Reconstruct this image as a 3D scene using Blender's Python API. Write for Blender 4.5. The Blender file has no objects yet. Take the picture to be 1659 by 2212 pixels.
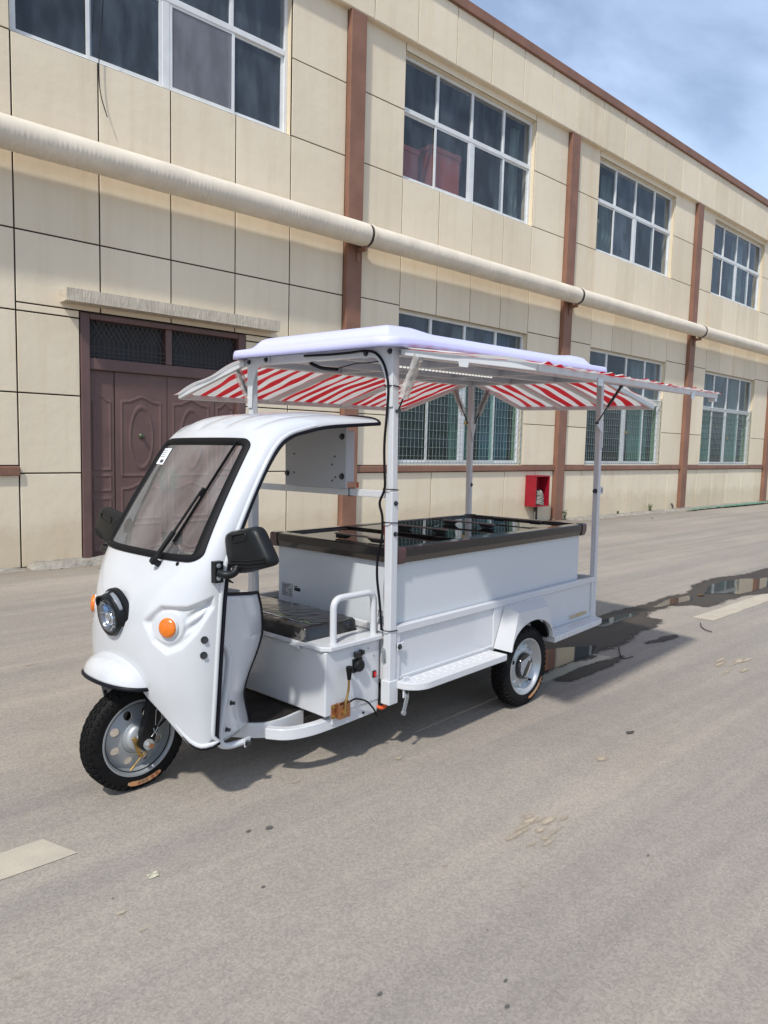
import bpy, bmesh, math, random
from mathutils import Vector, Matrix, noise
rad = math.radians
random.seed(11)
SC = bpy.context.scene
COL = SC.collection

# ------------------------------------------------------------------ camera
CAM_YAW, CAM_PITCH, CAM_ROLL, CAM_F = rad(42.644), rad(-5.419), rad(1.505), 1545.39 / 1659.0
cam = bpy.data.cameras.new('camera')
cam.sensor_fit = 'HORIZONTAL'; cam.sensor_width = 36.0; cam.lens = 36.0 * CAM_F
cam.clip_start = 0.05; cam.clip_end = 2000
camo = bpy.data.objects.new('camera', cam); COL.objects.link(camo)
_f = Vector((math.sin(CAM_YAW) * math.cos(CAM_PITCH), math.cos(CAM_YAW) * math.cos(CAM_PITCH), math.sin(CAM_PITCH)))
_r = Vector((math.cos(CAM_YAW), -math.sin(CAM_YAW), 0)); _u = _r.cross(_f)
_r2 = _r * math.cos(CAM_ROLL) + _u * math.sin(CAM_ROLL); _u2 = -_r * math.sin(CAM_ROLL) + _u * math.cos(CAM_ROLL)
_m = Matrix((_r2, _u2, -_f)).transposed().to_4x4(); _m.translation = Vector((0, 0, 1.6))
camo.matrix_world = _m
SC.camera = camo

# ------------------------------------------------------------------ light
SUN_TO = Vector((-0.683, -0.315, 1.0)).normalized()          # direction towards the sun
SUN_EL = math.asin(SUN_TO.z); SUN_AZ = math.atan2(SUN_TO.x, SUN_TO.y)
sun = bpy.data.lights.new('sun', 'SUN'); sun.energy = 3.3; sun.angle = rad(2.5); sun.color = (1.0, 0.96, 0.90)
suno = bpy.data.objects.new('sun', sun); COL.objects.link(suno)
suno.location = (0, 0, 12); suno.rotation_euler = SUN_TO.to_track_quat('Z', 'Y').to_euler()
W = bpy.data.worlds.new('World'); SC.world = W; W.use_nodes = True
nt = W.node_tree; nt.nodes.clear()
def wn(t, **k):
    n = nt.nodes.new(t)
    for a, b in k.items(): setattr(n, a, b)
    return n
wo = wn('ShaderNodeOutputWorld'); wb = wn('ShaderNodeBackground'); wb.inputs[1].default_value = 0.118
sky = wn('ShaderNodeTexSky'); sky.sky_type = 'NISHITA'; sky.sun_disc = False
sky.sun_elevation = SUN_EL; sky.sun_rotation = SUN_AZ % (2 * math.pi)
sky.air_density = 1.1; sky.dust_density = 1.6; sky.ozone_density = 1.4; sky.altitude = 100
tc = wn('ShaderNodeTexCoord'); sep = wn('ShaderNodeSeparateXYZ'); nt.links.new(tc.outputs['Generated'], sep.inputs[0])
mx = wn('ShaderNodeMath', operation='MAXIMUM'); mx.inputs[1].default_value = 0.0; nt.links.new(sep.outputs[2], mx.inputs[0])
ad = wn('ShaderNodeMath', operation='ADD'); ad.inputs[1].default_value = 0.22; nt.links.new(mx.outputs[0], ad.inputs[0])
dv = wn('ShaderNodeVectorMath', operation='DIVIDE'); cmb = wn('ShaderNodeCombineXYZ')
for i in range(3): nt.links.new(ad.outputs[0], cmb.inputs[i])
nt.links.new(tc.outputs['Generated'], dv.inputs[0]); nt.links.new(cmb.outputs[0], dv.inputs[1])
mp = wn('ShaderNodeMapping'); mp.inputs['Scale'].default_value = (0.9, 1.5, 1.0); mp.inputs['Rotation'].default_value = (0, 0, 0.5)
mp.inputs['Location'].default_value = (0.35, 0.2, 0)
nt.links.new(dv.outputs[0], mp.inputs[0])
n1 = wn('ShaderNodeTexNoise'); n1.inputs['Scale'].default_value = 1.9; n1.inputs['Detail'].default_value = 7; n1.inputs['Roughness'].default_value = 0.52
n1.inputs['Distortion'].default_value = 0.35
nt.links.new(mp.outputs[0], n1.inputs['Vector'])
rmp = wn('ShaderNodeValToRGB'); rmp.color_ramp.elements[0].position = 0.40; rmp.color_ramp.elements[1].position = 0.74
rmp.color_ramp.elements[0].color = (0.26, 0.26, 0.26, 1); rmp.color_ramp.elements[1].color = (0.80, 0.80, 0.80, 1)
nt.links.new(n1.outputs[0], rmp.inputs[0])
mixc = wn('ShaderNodeMix', data_type='RGBA'); mixc.inputs[7].default_value = (6.6, 8.3, 11.2, 1)
nt.links.new(rmp.outputs[0], mixc.inputs[0]); nt.links.new(sky.outputs[0], mixc.inputs[6])
nt.links.new(mixc.outputs[2], wb.inputs[0]); nt.links.new(wb.outputs[0], wo.inputs[0])
SC.view_settings.view_transform = 'Standard'; SC.view_settings.look = 'None'
SC.view_settings.exposure = 0.18; SC.view_settings.gamma = 1.0
SC.render.engine = 'CYCLES'
SC.cycles.max_bounces = 8; SC.cycles.transparent_max_bounces = 16; SC.cycles.use_denoising = True
SC.cycles.sample_clamp_indirect = 8.0

# ------------------------------------------------------------------ materials
MATS = {}
def mat(name, col, rough=0.5, metal=0.0, var=0.0, vscale=6.0, bump=0.0, bscale=60.0, coat=0.0, spec=0.5, col2=None, trans=0.0, ior=1.45, emit=None, stretch=None, bdist=0.02, rvar=0.0):
    m = bpy.data.materials.new(name); m.use_nodes = True
    t = m.node_tree; b = t.nodes['Principled BSDF']
    b.inputs['Base Color'].default_value = (*col, 1); b.inputs['Roughness'].default_value = rough; b.inputs['Metallic'].default_value = metal
    b.inputs['Coat Weight'].default_value = coat; b.inputs['Coat Roughness'].default_value = 0.08
    b.inputs['Specular IOR Level'].default_value = spec; b.inputs['IOR'].default_value = ior
    b.inputs['Transmission Weight'].default_value = trans
    vec = None
    if var > 0 or bump > 0 or rvar > 0:
        tcn = t.nodes.new('ShaderNodeTexCoord'); vec = tcn.outputs['Object']
        if stretch:
            mpn = t.nodes.new('ShaderNodeMapping'); mpn.inputs['Scale'].default_value = stretch
            t.links.new(vec, mpn.inputs[0]); vec = mpn.outputs[0]
    if var > 0 or rvar > 0:
        n = t.nodes.new('ShaderNodeTexNoise'); n.inputs['Scale'].default_value = vscale; n.inputs['Detail'].default_value = 6; n.inputs['Roughness'].default_value = 0.6
        t.links.new(vec, n.inputs['Vector'])
    if var > 0:
        r = t.nodes.new('ShaderNodeValToRGB'); r.color_ramp.elements[0].position = 0.35; r.color_ramp.elements[1].position = 0.68
        c2 = col2 if col2 else tuple(max(0, c * (1 - var)) for c in col)
        r.color_ramp.elements[0].color = (*c2, 1); r.color_ramp.elements[1].color = (*col, 1)
        t.links.new(n.outputs[0], r.inputs[0]); t.links.new(r.outputs[0], b.inputs['Base Color'])
    if rvar > 0:
        mr = t.nodes.new('ShaderNodeMapRange'); mr.inputs[1].default_value = 0.3; mr.inputs[2].default_value = 0.7
        mr.inputs[3].default_value = rough; mr.inputs[4].default_value = rough + rvar
        t.links.new(n.outputs[0], mr.inputs[0]); t.links.new(mr.outputs[0], b.inputs['Roughness'])
    if bump > 0:
        n2 = t.nodes.new('ShaderNodeTexNoise'); n2.inputs['Scale'].default_value = bscale; n2.inputs['Detail'].default_value = 5
        t.links.new(vec, n2.inputs['Vector'])
        bp = t.nodes.new('ShaderNodeBump'); bp.inputs['Strength'].default_value = bump; bp.inputs['Distance'].default_value = bdist
        t.links.new(n2.outputs[0], bp.inputs['Height']); t.links.new(bp.outputs[0], b.inputs['Normal'])
    if emit: b.inputs['Emission Color'].default_value = (*emit[0], 1); b.inputs['Emission Strength'].default_value = emit[1]
    MATS[name] = m
    return m

def glass_mat(name, tint, milky=0.0, milkcol=(0.5, 0.5, 0.5), gloss=0.02, ior=1.5, var=0.0):
    m = bpy.data.materials.new(name); m.use_nodes = True
    t = m.node_tree; t.nodes.clear()
    o = t.nodes.new('ShaderNodeOutputMaterial'); tr = t.nodes.new('ShaderNodeBsdfTransparent'); tr.inputs[0].default_value = (*tint, 1)
    df = t.nodes.new('ShaderNodeBsdfDiffuse'); df.inputs[0].default_value = (*milkcol, 1)
    gl = t.nodes.new('ShaderNodeBsdfGlossy'); gl.inputs['Roughness'].default_value = gloss
    m1 = t.nodes.new('ShaderNodeMixShader'); m1.inputs[0].default_value = milky
    t.links.new(tr.outputs[0], m1.inputs[1]); t.links.new(df.outputs[0], m1.inputs[2])
    lw = t.nodes.new('ShaderNodeLayerWeight'); lw.inputs['Blend'].default_value = 0.5; F0 = ((ior - 1) / (ior + 1)) ** 2
    pw = t.nodes.new('ShaderNodeMath'); pw.operation = 'POWER'; pw.inputs[1].default_value = 5.0; t.links.new(lw.outputs['Facing'], pw.inputs[0])
    fr = t.nodes.new('ShaderNodeMath'); fr.operation = 'MULTIPLY_ADD'; fr.inputs[1].default_value = 1 - F0; fr.inputs[2].default_value = F0; t.links.new(pw.outputs[0], fr.inputs[0])
    m2 = t.nodes.new('ShaderNodeMixShader'); t.links.new(fr.outputs[0], m2.inputs[0])
    t.links.new(m1.outputs[0], m2.inputs[1]); t.links.new(gl.outputs[0], m2.inputs[2]); t.links.new(m2.outputs[0], o.inputs[0])
    if var > 0:
        tcn = t.nodes.new('ShaderNodeTexCoord'); n = t.nodes.new('ShaderNodeTexNoise'); n.inputs['Scale'].default_value = 5; n.inputs['Detail'].default_value = 5
        mpn = t.nodes.new('ShaderNodeMapping'); mpn.inputs['Scale'].default_value = (1, 1, 0.35)
        t.links.new(tcn.outputs['Object'], mpn.inputs[0]); t.links.new(mpn.outputs[0], n.inputs['Vector'])
        mr = t.nodes.new('ShaderNodeMapRange'); mr.inputs[1].default_value = 0.4; mr.inputs[2].default_value = 0.75
        mr.inputs[3].default_value = milky; mr.inputs[4].default_value = milky + var
        t.links.new(n.outputs[0], mr.inputs[0]); t.links.new(mr.outputs[0], m1.inputs[0])
    # every pane differs a little and is not quite flat
    oi = t.nodes.new('ShaderNodeObjectInfo'); n3 = t.nodes.new('ShaderNodeTexNoise'); n3.inputs['Scale'].default_value = 1.3; n3.inputs['Detail'].default_value = 1
    tc3 = t.nodes.new('ShaderNodeTexCoord'); t.links.new(tc3.outputs['Object'], n3.inputs['Vector'])
    bp3 = t.nodes.new('ShaderNodeBump'); bp3.inputs['Strength'].default_value = 0.25; bp3.inputs['Distance'].default_value = 0.02
    t.links.new(n3.outputs[0], bp3.inputs['Height']); t.links.new(bp3.outputs[0], gl.inputs['Normal'])
    if var > 0:
        mu = t.nodes.new('ShaderNodeMapRange'); mu.inputs[3].default_value = 0.55; mu.inputs[4].default_value = 1.5; t.links.new(oi.outputs['Random'], mu.inputs[0])
        mm_ = t.nodes.new('ShaderNodeMath'); mm_.operation = 'MULTIPLY'; t.links.new(mr.outputs[0], mm_.inputs[0]); t.links.new(mu.outputs[0], mm_.inputs[1]); t.links.new(mm_.outputs[0], m1.inputs[0])
    MATS[name] = m
    return m

def stucco_mat(name, col, col2):
    """painted render: soft mottling, faint vertical run marks, fine plaster relief"""
    m = bpy.data.materials.new(name); m.use_nodes = True
    t = m.node_tree; b = t.nodes['Principled BSDF']; b.inputs['Roughness'].default_value = 0.8; b.inputs['Specular IOR Level'].default_value = 0.25
    ge = t.nodes.new('ShaderNodeNewGeometry'); P = ge.outputs['Position']
    def nz(scale, detail, rough=0.55, mapping=None):
        n = t.nodes.new('ShaderNodeTexNoise'); n.inputs['Scale'].default_value = scale; n.inputs['Detail'].default_value = detail; n.inputs['Roughness'].default_value = rough
        src = P
        if mapping:
            mm = t.nodes.new('ShaderNodeMapping'); mm.inputs['Scale'].default_value = mapping; t.links.new(P, mm.inputs[0]); src = mm.outputs[0]
        t.links.new(src, n.inputs['Vector']); return n.outputs[0]
    def ramp(s, a, b_, c0, c1):
        r = t.nodes.new('ShaderNodeValToRGB'); r.color_ramp.elements[0].position = a; r.color_ramp.elements[1].position = b_
        r.color_ramp.elements[0].color = (*c0, 1); r.color_ramp.elements[1].color = (*c1, 1); t.links.new(s, r.inputs[0]); return r.outputs[0]
    def mul(a, b_, f=1.0):
        x = t.nodes.new('ShaderNodeMix'); x.data_type = 'RGBA'; x.blend_type = 'MULTIPLY'; x.inputs[0].default_value = f
        t.links.new(a, x.inputs[6]); t.links.new(b_, x.inputs[7]); return x.outputs[2]
    base = ramp(nz(0.7, 5), 0.32, 0.68, col2, col)
    streak = ramp(nz(1.0, 6, 0.65, (5.0, 5.0, 0.22)), 0.30, 0.50, (0.86, 0.82, 0.76), (1, 1, 1))
    rust = ramp(nz(0.45, 4, 0.6, (2.4, 2.4, 0.5)), 0.24, 0.40, (0.85, 0.72, 0.55), (1, 1, 1))
    oi = t.nodes.new('ShaderNodeObjectInfo')
    tone = ramp(oi.outputs['Random'], 0.0, 1.0, (0.945, 0.94, 0.93), (1.035, 1.035, 1.035))
    sx = t.nodes.new('ShaderNodeSeparateXYZ'); t.links.new(P, sx.inputs[0])
    ft = t.nodes.new('ShaderNodeMath'); ft.operation = 'MULTIPLY_ADD'; ft.inputs[1].default_value = -0.75; t.links.new(nz(2.2, 6, 0.7), ft.inputs[0]); t.links.new(sx.outputs[2], ft.inputs[2])
    foot = ramp(ft.outputs[0], 0.0, 0.22, (0.88, 0.855, 0.81), (1, 1, 1))
    c_ = mul(mul(mul(mul(base, streak, 0.42), rust, 0.55), tone), foot)
    t.links.new(c_, b.inputs['Base Color'])
    bp = t.nodes.new('ShaderNodeBump'); bp.inputs['Strength'].default_value = 0.38; bp.inputs['Distance'].default_value = 0.016
    ma = t.nodes.new('ShaderNodeMath'); ma.operation = 'MULTIPLY_ADD'; ma.inputs[1].default_value = 0.14
    t.links.new(nz(45, 4, 0.6), ma.inputs[0]); t.links.new(nz(5, 4), ma.inputs[2]); t.links.new(ma.outputs[0], bp.inputs['Height'])
    t.links.new(bp.outputs[0], b.inputs['Normal'])
    MATS[name] = m
    return m

stucco_mat('stucco', (0.765, 0.665, 0.505), (0.70, 0.60, 0.45))
stucco_mat('reveal', (0.74, 0.64, 0.47), (0.66, 0.57, 0.41))
mat('joint', (0.018, 0.017, 0.016), 0.9)
mat('brown_paint', (0.265, 0.132, 0.086), 0.62, var=0.25, vscale=2.2, bump=0.15, bscale=20, bdist=0.01)
mat('pipe_wrap', (0.72, 0.64, 0.515), 0.75, var=0.14, vscale=3)
mat('pipe_ring', (0.045, 0.04, 0.035), 0.7)
mat('rough_render', (0.60, 0.53, 0.42), 0.9, var=0.25, vscale=5, bump=0.8, bscale=14, stretch=(6, 1, 1), bdist=0.02)
mat('window_white', (0.72, 0.73, 0.72), 0.45, var=0.12, vscale=4)
mat('interior', (0.07, 0.075, 0.08), 0.9, var=0.3, vscale=1.2)
mat('curtain', (0.22, 0.29, 0.26), 0.9, var=0.2, vscale=3)
mat('curtain_blue', (0.07, 0.15, 0.24), 0.9)
glass_mat('pane', (0.72, 0.77, 0.80), 0.10, (0.26, 0.32, 0.38), 0.02, 1.6, var=0.16)  # milky tone brightens the pane in place of reflected sky, with some dust
glass_mat('pane_dusty', (0.5, 0.52, 0.54), 0.30, (0.30, 0.30, 0.33), 0.06, 1.5, var=0.14)
glass_mat('pane_green', (0.55, 0.78, 0.72), 0.05, (0.12, 0.26, 0.23), 0.015, 1.55, var=0.05)
mat('grille', (0.30, 0.36, 0.35), 0.6, var=0.3, vscale=20)
mat('door_brown', (0.150, 0.086, 0.076), 0.42, var=0.3, vscale=2.0, bump=0.12, bscale=5, rvar=0.2)
mat('door_grille', (0.05, 0.038, 0.034), 0.55)
mat('bronze', (0.11, 0.13, 0.085), 0.45, metal=0.6, var=0.4, vscale=30)
mat('red_metal', (0.33, 0.009, 0.022), 0.42, var=0.25, vscale=6)
mat('hose', (0.32, 0.31, 0.25), 0.9, var=0.35, vscale=20)
mat('red_box', (0.50, 0.12, 0.09), 0.6)
mat('green_box', (0.06, 0.42, 0.15), 0.6)
mat('tan_box', (0.45, 0.38, 0.20), 0.7)
mat('kerb_concrete', (0.36, 0.33, 0.28), 0.95, var=0.45, vscale=7, bump=0.9, bscale=25, bdist=0.02)
mat('green_paint', (0.10, 0.30, 0.20), 0.8, var=0.5, vscale=8)
mat('white_paint', (0.585, 0.60, 0.615), 0.24, coat=0.4, var=0.012, vscale=2, rvar=0.05)
mat('cab_white', (0.575, 0.588, 0.60), 0.16, coat=0.8, var=0.02, vscale=2, rvar=0.05)
mat('roof_plastic', (0.58, 0.585, 0.86), 0.32, coat=0.2, var=0.02, vscale=2)
mat('checker_plate', (0.58, 0.60, 0.62), 0.3, coat=0.2)
mat('black_rubber', (0.007, 0.007, 0.008), 0.6, var=0.3, vscale=12, spec=0.22)
mat('tyre', (0.006, 0.006, 0.0065), 0.7, var=0.4, vscale=9, col2=(0.010, 0.0095, 0.009), bump=0.1, bscale=60, spec=0.2)
mat('black_trim', (0.005, 0.005, 0.010), 0.45, spec=0.25)
mat('black_plastic', (0.009, 0.010, 0.011), 0.42, spec=0.3, bump=0.06, bscale=300, bdist=0.002)
mat('black_gloss', (0.010, 0.010, 0.012), 0.10, coat=0.4)
mat('grey_plastic', (0.20, 0.22, 0.24), 0.28)
mat('galvanised', (0.40, 0.425, 0.44), 0.36, metal=0.5, var=0.2, vscale=5, rvar=0.12)
mat('silver', (0.46, 0.485, 0.495), 0.30, metal=0.5, rvar=0.12, vscale=4)
mat('drum_grey', (0.44, 0.46, 0.47), 0.38, metal=0.4, rvar=0.1, vscale=6)
mat('chrome', (0.80, 0.81, 0.83), 0.10, metal=1.0)
mat('zinc_gold', (0.50, 0.33, 0.12), 0.35, metal=0.9, var=0.3, vscale=25)
mat('copper_plate', (0.50, 0.24, 0.12), 0.35, metal=0.8, var=0.25, vscale=10)
mat('steel_dark', (0.09, 0.10, 0.11), 0.35, metal=0.9)
mat('amber', (0.85, 0.20, 0.01), 0.16, coat=0.5, var=0.25, vscale=30, bump=0.5, bscale=90, bdist=0.004)
mat('floor_mat', (0.011, 0.009, 0.008), 0.75, spec=0.2, var=0.5, vscale=7, col2=(0.03, 0.026, 0.023))
mat('cable', (0.004, 0.004, 0.006), 0.5, spec=0.25)
mat('orange_cable', (0.60, 0.09, 0.02), 0.5)
mat('red_plastic', (0.50, 0.01, 0.015), 0.25)
mat('yellow_print', (0.62, 0.36, 0.03), 0.5)
mat('black_print', (0.01, 0.01, 0.012), 0.5)
mat('label_white', (0.78, 0.79, 0.80), 0.5)
mat('label_grey', (0.36, 0.39, 0.43), 0.35, metal=0.4)
mat('label_print', (0.05, 0.055, 0.07), 0.6)
mat('label_orange', (0.60, 0.19, 0.05), 0.5, var=0.5, vscale=9, col2=(0.45, 0.34, 0.19))
mat('label_red', (0.28, 0.03, 0.01), 0.5)
mat('freezer_white', (0.56, 0.595, 0.62), 0.24, coat=0.25)
mat('freezer_rim', (0.012, 0.011, 0.012), 0.13, coat=0.3)
mat('freezer_corner', (0.085, 0.042, 0.045), 0.22, coat=0.3)
mat('rim_reflect_beige', (0.06, 0.052, 0.043), 0.12, coat=0.3)  # ground's beige reflection painted into the rim lip colour; also tints cap lettering
mat('freezer_inside', (0.35, 0.37, 0.38), 0.5)
glass_mat('freezer_glass', (0.16, 0.17, 0.17), 0.02, (0.2, 0.2, 0.2), 0.012, 2.1)
mat('handle_brown', (0.17, 0.135, 0.12), 0.35)
glass_mat('windscreen', (0.93, 0.90, 0.87), 0.07, (0.60, 0.58, 0.56), 0.02, 1.45, var=0.12)  # milky part paints a pale reflected haze into the glass
glass_mat('clear_lens', (0.90, 0.93, 0.96), 0.06, (0.6, 0.65, 0.7), 0.01, 1.5)
mat('scuff', (0.40, 0.40, 0.41), 0.5)
mat('led', (0.75, 0.75, 0.72), 0.3, emit=((1.0, 0.98, 0.92), 0.6))
mat('bowl', (0.16, 0.18, 0.21), 0.25, metal=0.8)
mat('lamp_dark', (0.03, 0.034, 0.04), 0.25)
mat('lamp_blue', (0.10, 0.22, 0.42), 0.15)
mat('plank_grey', (0.40, 0.41, 0.43), 0.5)
glass_mat('bubble_film', (0.9, 0.89, 0.87), 0.22, (0.75, 0.72, 0.68), 0.12, 1.45, var=0.25)
mat('road_paint', (0.47, 0.415, 0.32), 0.85, var=0.35, vscale=6, col2=(0.40, 0.355, 0.28), bump=0.3, bscale=120, bdist=0.004)
mat('leaf', (0.07, 0.14, 0.03), 0.6, var=0.4, vscale=30)
mat('leaf_litter', (0.10, 0.06, 0.03), 0.9)
mat('stone_dark', (0.05, 0.047, 0.043), 0.9)
mat('paper', (0.62, 0.59, 0.44), 0.8, var=0.6, vscale=70)

# seat vinyl under crumpled clear film
m = mat('seat_film', (0.010, 0.010, 0.011), 0.24, coat=0.55, bump=0.22, bscale=4, stretch=(3.0, 0.7, 1.0), bdist=0.03, var=0.3, vscale=5, col2=(0.018, 0.017, 0.016))

mat('seat_green', (0.07, 0.11, 0.05), 0.3, coat=0.5)
# striped awning cloth (stripes run out from the hinge: bands along one local axis)
def stripe_mat(name, axis, period, phase=0.0):
    m = bpy.data.materials.new(name); m.use_nodes = True
    t = m.node_tree; b = t.nodes['Principled BSDF']; b.inputs['Roughness'].default_value = 0.62
    tcn = t.nodes.new('ShaderNodeTexCoord'); sp = t.nodes.new('ShaderNodeSeparateXYZ'); t.links.new(tcn.outputs['UV'], sp.inputs[0])
    nz = t.nodes.new('ShaderNodeTexNoise'); nz.inputs['Scale'].default_value = 3.0; nz.inputs['Detail'].default_value = 2
    t.links.new(tcn.outputs['UV'], nz.inputs['Vector'])
    ma = t.nodes.new('ShaderNodeMath'); ma.operation = 'MULTIPLY_ADD'; ma.inputs[1].default_value = 0.012; t.links.new(nz.outputs[0], ma.inputs[0]); t.links.new(sp.outputs[axis], ma.inputs[2])
    mo = t.nodes.new('ShaderNodeMath'); mo.operation = 'MULTIPLY_ADD'; mo.inputs[1].default_value = 1.0 / period; mo.inputs[2].default_value = phase; t.links.new(ma.outputs[0], mo.inputs[0])
    fr = t.nodes.new('ShaderNodeMath'); fr.operation = 'FRACT'; t.links.new(mo.outputs[0], fr.inputs[0])
    gt = t.nodes.new('ShaderNodeMath'); gt.operation = 'GREATER_THAN'; gt.inputs[1].default_value = 0.5; t.links.new(fr.outputs[0], gt.inputs[0])
    mi = t.nodes.new('ShaderNodeMix'); mi.data_type = 'RGBA'; mi.inputs[6].default_value = (0.78, 0.76, 0.73, 1); mi.inputs[7].default_value = (0.58, 0.02, 0.03, 1)
    t.links.new(gt.outputs[0], mi.inputs[0]); t.links.new(mi.outputs[2], b.inputs['Base Color'])
    # thin cloth: some light comes through
    tl = t.nodes.new('ShaderNodeBsdfTranslucent'); t.links.new(mi.outputs[2], tl.inputs[0])
    ms = t.nodes.new('ShaderNodeMixShader'); ms.inputs[0].default_value = 0.38
    o = t.nodes['Material Output']; t.links.new(b.outputs[0], ms.inputs[1]); t.links.new(tl.outputs[0], ms.inputs[2]); t.links.new(ms.outputs[0], o.inputs[0])
    MATS[name] = m
stripe_mat('awning_cloth', 0, 0.118)

# road: pale worn asphalt
def road_mat(name, wet=False):
    m = bpy.data.materials.new(name); m.use_nodes = True
    t = m.node_tree; b = t.nodes['Principled BSDF']
    ge = t.nodes.new('ShaderNodeNewGeometry'); P = ge.outputs['Position']
    def mapd(scale, rot=0.0, loc=(0, 0, 0)):
        mm = t.nodes.new('ShaderNodeMapping'); mm.inputs['Scale'].default_value = scale; mm.inputs['Rotation'].default_value = (0, 0, rot); mm.inputs['Location'].default_value = loc
        t.links.new(P, mm.inputs[0]); return mm.outputs[0]
    def nz(vec, scale, detail=5, rough=0.6):
        n = t.nodes.new('ShaderNodeTexNoise'); n.inputs['Scale'].default_value = scale; n.inputs['Detail'].default_value = detail; n.inputs['Roughness'].default_value = rough
        t.links.new(vec, n.inputs['Vector']); return n.outputs[0]
    def ramp(s, a, b_, c0, c1):
        r = t.nodes.new('ShaderNodeValToRGB'); r.color_ramp.elements[0].position = a; r.color_ramp.elements[1].position = b_
        r.color_ramp.elements[0].color = (*c0, 1); r.color_ramp.elements[1].color = (*c1, 1); t.links.new(s, r.inputs[0]); return r.outputs[0]
    def mix(a, b_, f, mode='MIX'):
        x = t.nodes.new('ShaderNodeMix'); x.data_type = 'RGBA'; x.blend_type = mode
        if isinstance(f, float): x.inputs[0].default_value = f
        else: t.links.new(f, x.inputs[0])
        t.links.new(a, x.inputs[6])
        if isinstance(b_, tuple): x.inputs[7].default_value = (*b_, 1)
        else: t.links.new(b_, x.inputs[7])
        return x.outputs[2]
    base = ramp(nz(P, 0.40, 6), 0.3, 0.7, (0.288, 0.257, 0.222), (0.340, 0.306, 0.264))
    strk = ramp(nz(mapd((0.055, 1.15, 1), -0.03), 1.5, 5), 0.36, 0.66, (0.83, 0.84, 0.86), (1.10, 1.08, 1.05))
    c = mix(base, strk, 1.0, 'MULTIPLY')
    strk2 = ramp(nz(mapd((0.20, 4.2, 1), -0.05, (5, 2, 0)), 1.6, 5), 0.38, 0.64, (0.93, 0.93, 0.94), (1.05, 1.045, 1.03))
    c = mix(c, strk2, 0.8, 'MULTIPLY')
    med = ramp(nz(P, 7, 6, 0.7), 0.34, 0.70, (0.93, 0.93, 0.93), (1.05, 1.045, 1.035))
    c = mix(c, med, 0.8, 'MULTIPLY')
    # grime along the foot of the wall
    sy = t.nodes.new('ShaderNodeSeparateXYZ'); t.links.new(P, sy.inputs[0])
    wob = t.nodes.new('ShaderNodeMath'); wob.operation = 'MULTIPLY_ADD'; wob.inputs[1].default_value = 0.9; t.links.new(nz(P, 1.6, 5), wob.inputs[0]); t.links.new(sy.outputs[1], wob.inputs[2])
    gr = ramp(wob.outputs[0], 0.0, 1.0, (1, 1, 1), (0.72, 0.70, 0.66))
    mrn = t.nodes.new('ShaderNodeMapRange'); mrn.inputs[1].default_value = 8.6; mrn.inputs[2].default_value = 9.6; t.links.new(wob.outputs[0], mrn.inputs[0])
    rg = t.nodes.new('ShaderNodeValToRGB'); rg.color_ramp.elements[0].color = (1, 1, 1, 1); rg.color_ramp.elements[1].color = (0.70, 0.68, 0.64, 1); t.links.new(mrn.outputs[0], rg.inputs[0])
    c = mix(c, rg.outputs[0], 1.0, 'MULTIPLY')
    # aggregate: small light and dark stones
    vo = t.nodes.new('ShaderNodeTexVoronoi'); vo.inputs['Scale'].default_value = 120; t.links.new(P, vo.inputs['Vector'])
    sp = t.nodes.new('ShaderNodeSeparateColor'); t.links.new(vo.outputs['Color'], sp.inputs[0])
    agg = ramp(sp.outputs[0], 0.0, 1.0, (0.68, 0.68, 0.68), (1.30, 1.27, 1.22))
    c = mix(c, agg, 0.46, 'MULTIPLY')
    vo2 = t.nodes.new('ShaderNodeTexVoronoi'); vo2.inputs['Scale'].default_value = 26; t.links.new(P, vo2.inputs['Vector'])
    pit = ramp(vo2.outputs['Distance'], 0.05, 0.12, (0.55, 0.54, 0.52), (1, 1, 1))
    c = mix(c, pit, 0.42, 'MULTIPLY')
    # scuffs of pale dust
    dust = ramp(nz(mapd((1.0, 2.2, 1), -0.1, (3.1, 0.4, 0)), 1.7, 7, 0.68), 0.60, 0.78, (0, 0, 0), (1, 1, 1))
    sepd = t.nodes.new('ShaderNodeSeparateColor'); t.links.new(dust, sepd.inputs[0])
    md = t.nodes.new('ShaderNodeMath'); md.operation = 'MULTIPLY'; md.inputs[1].default_value = 0.45; t.links.new(sepd.outputs[0], md.inputs[0])
    c = mix(c, (0.33, 0.285, 0.225), md.outputs[0])
    if wet:
        c = mix(c, (0.20, 0.19, 0.185), 1.0, 'MULTIPLY')
        b.inputs['Roughness'].default_value = 0.6; b.inputs['Specular IOR Level'].default_value = 0.25
    else:
        b.inputs['Roughness'].default_value = 0.88; b.inputs['Specular IOR Level'].default_value = 0.3
    t.links.new(c, b.inputs['Base Color'])
    bp = t.nodes.new('ShaderNodeBump'); bp.inputs['Strength'].default_value = 0.55; bp.inputs['Distance'].default_value = 0.006
    t.links.new(nz(P, 110, 4, 0.7), bp.inputs['Height']); t.links.new(bp.outputs[0], b.inputs['Normal'])
    MATS[name] = m
road_mat('asphalt'); road_mat('wet_asphalt', True); road_mat('wet_soft', True)
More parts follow.
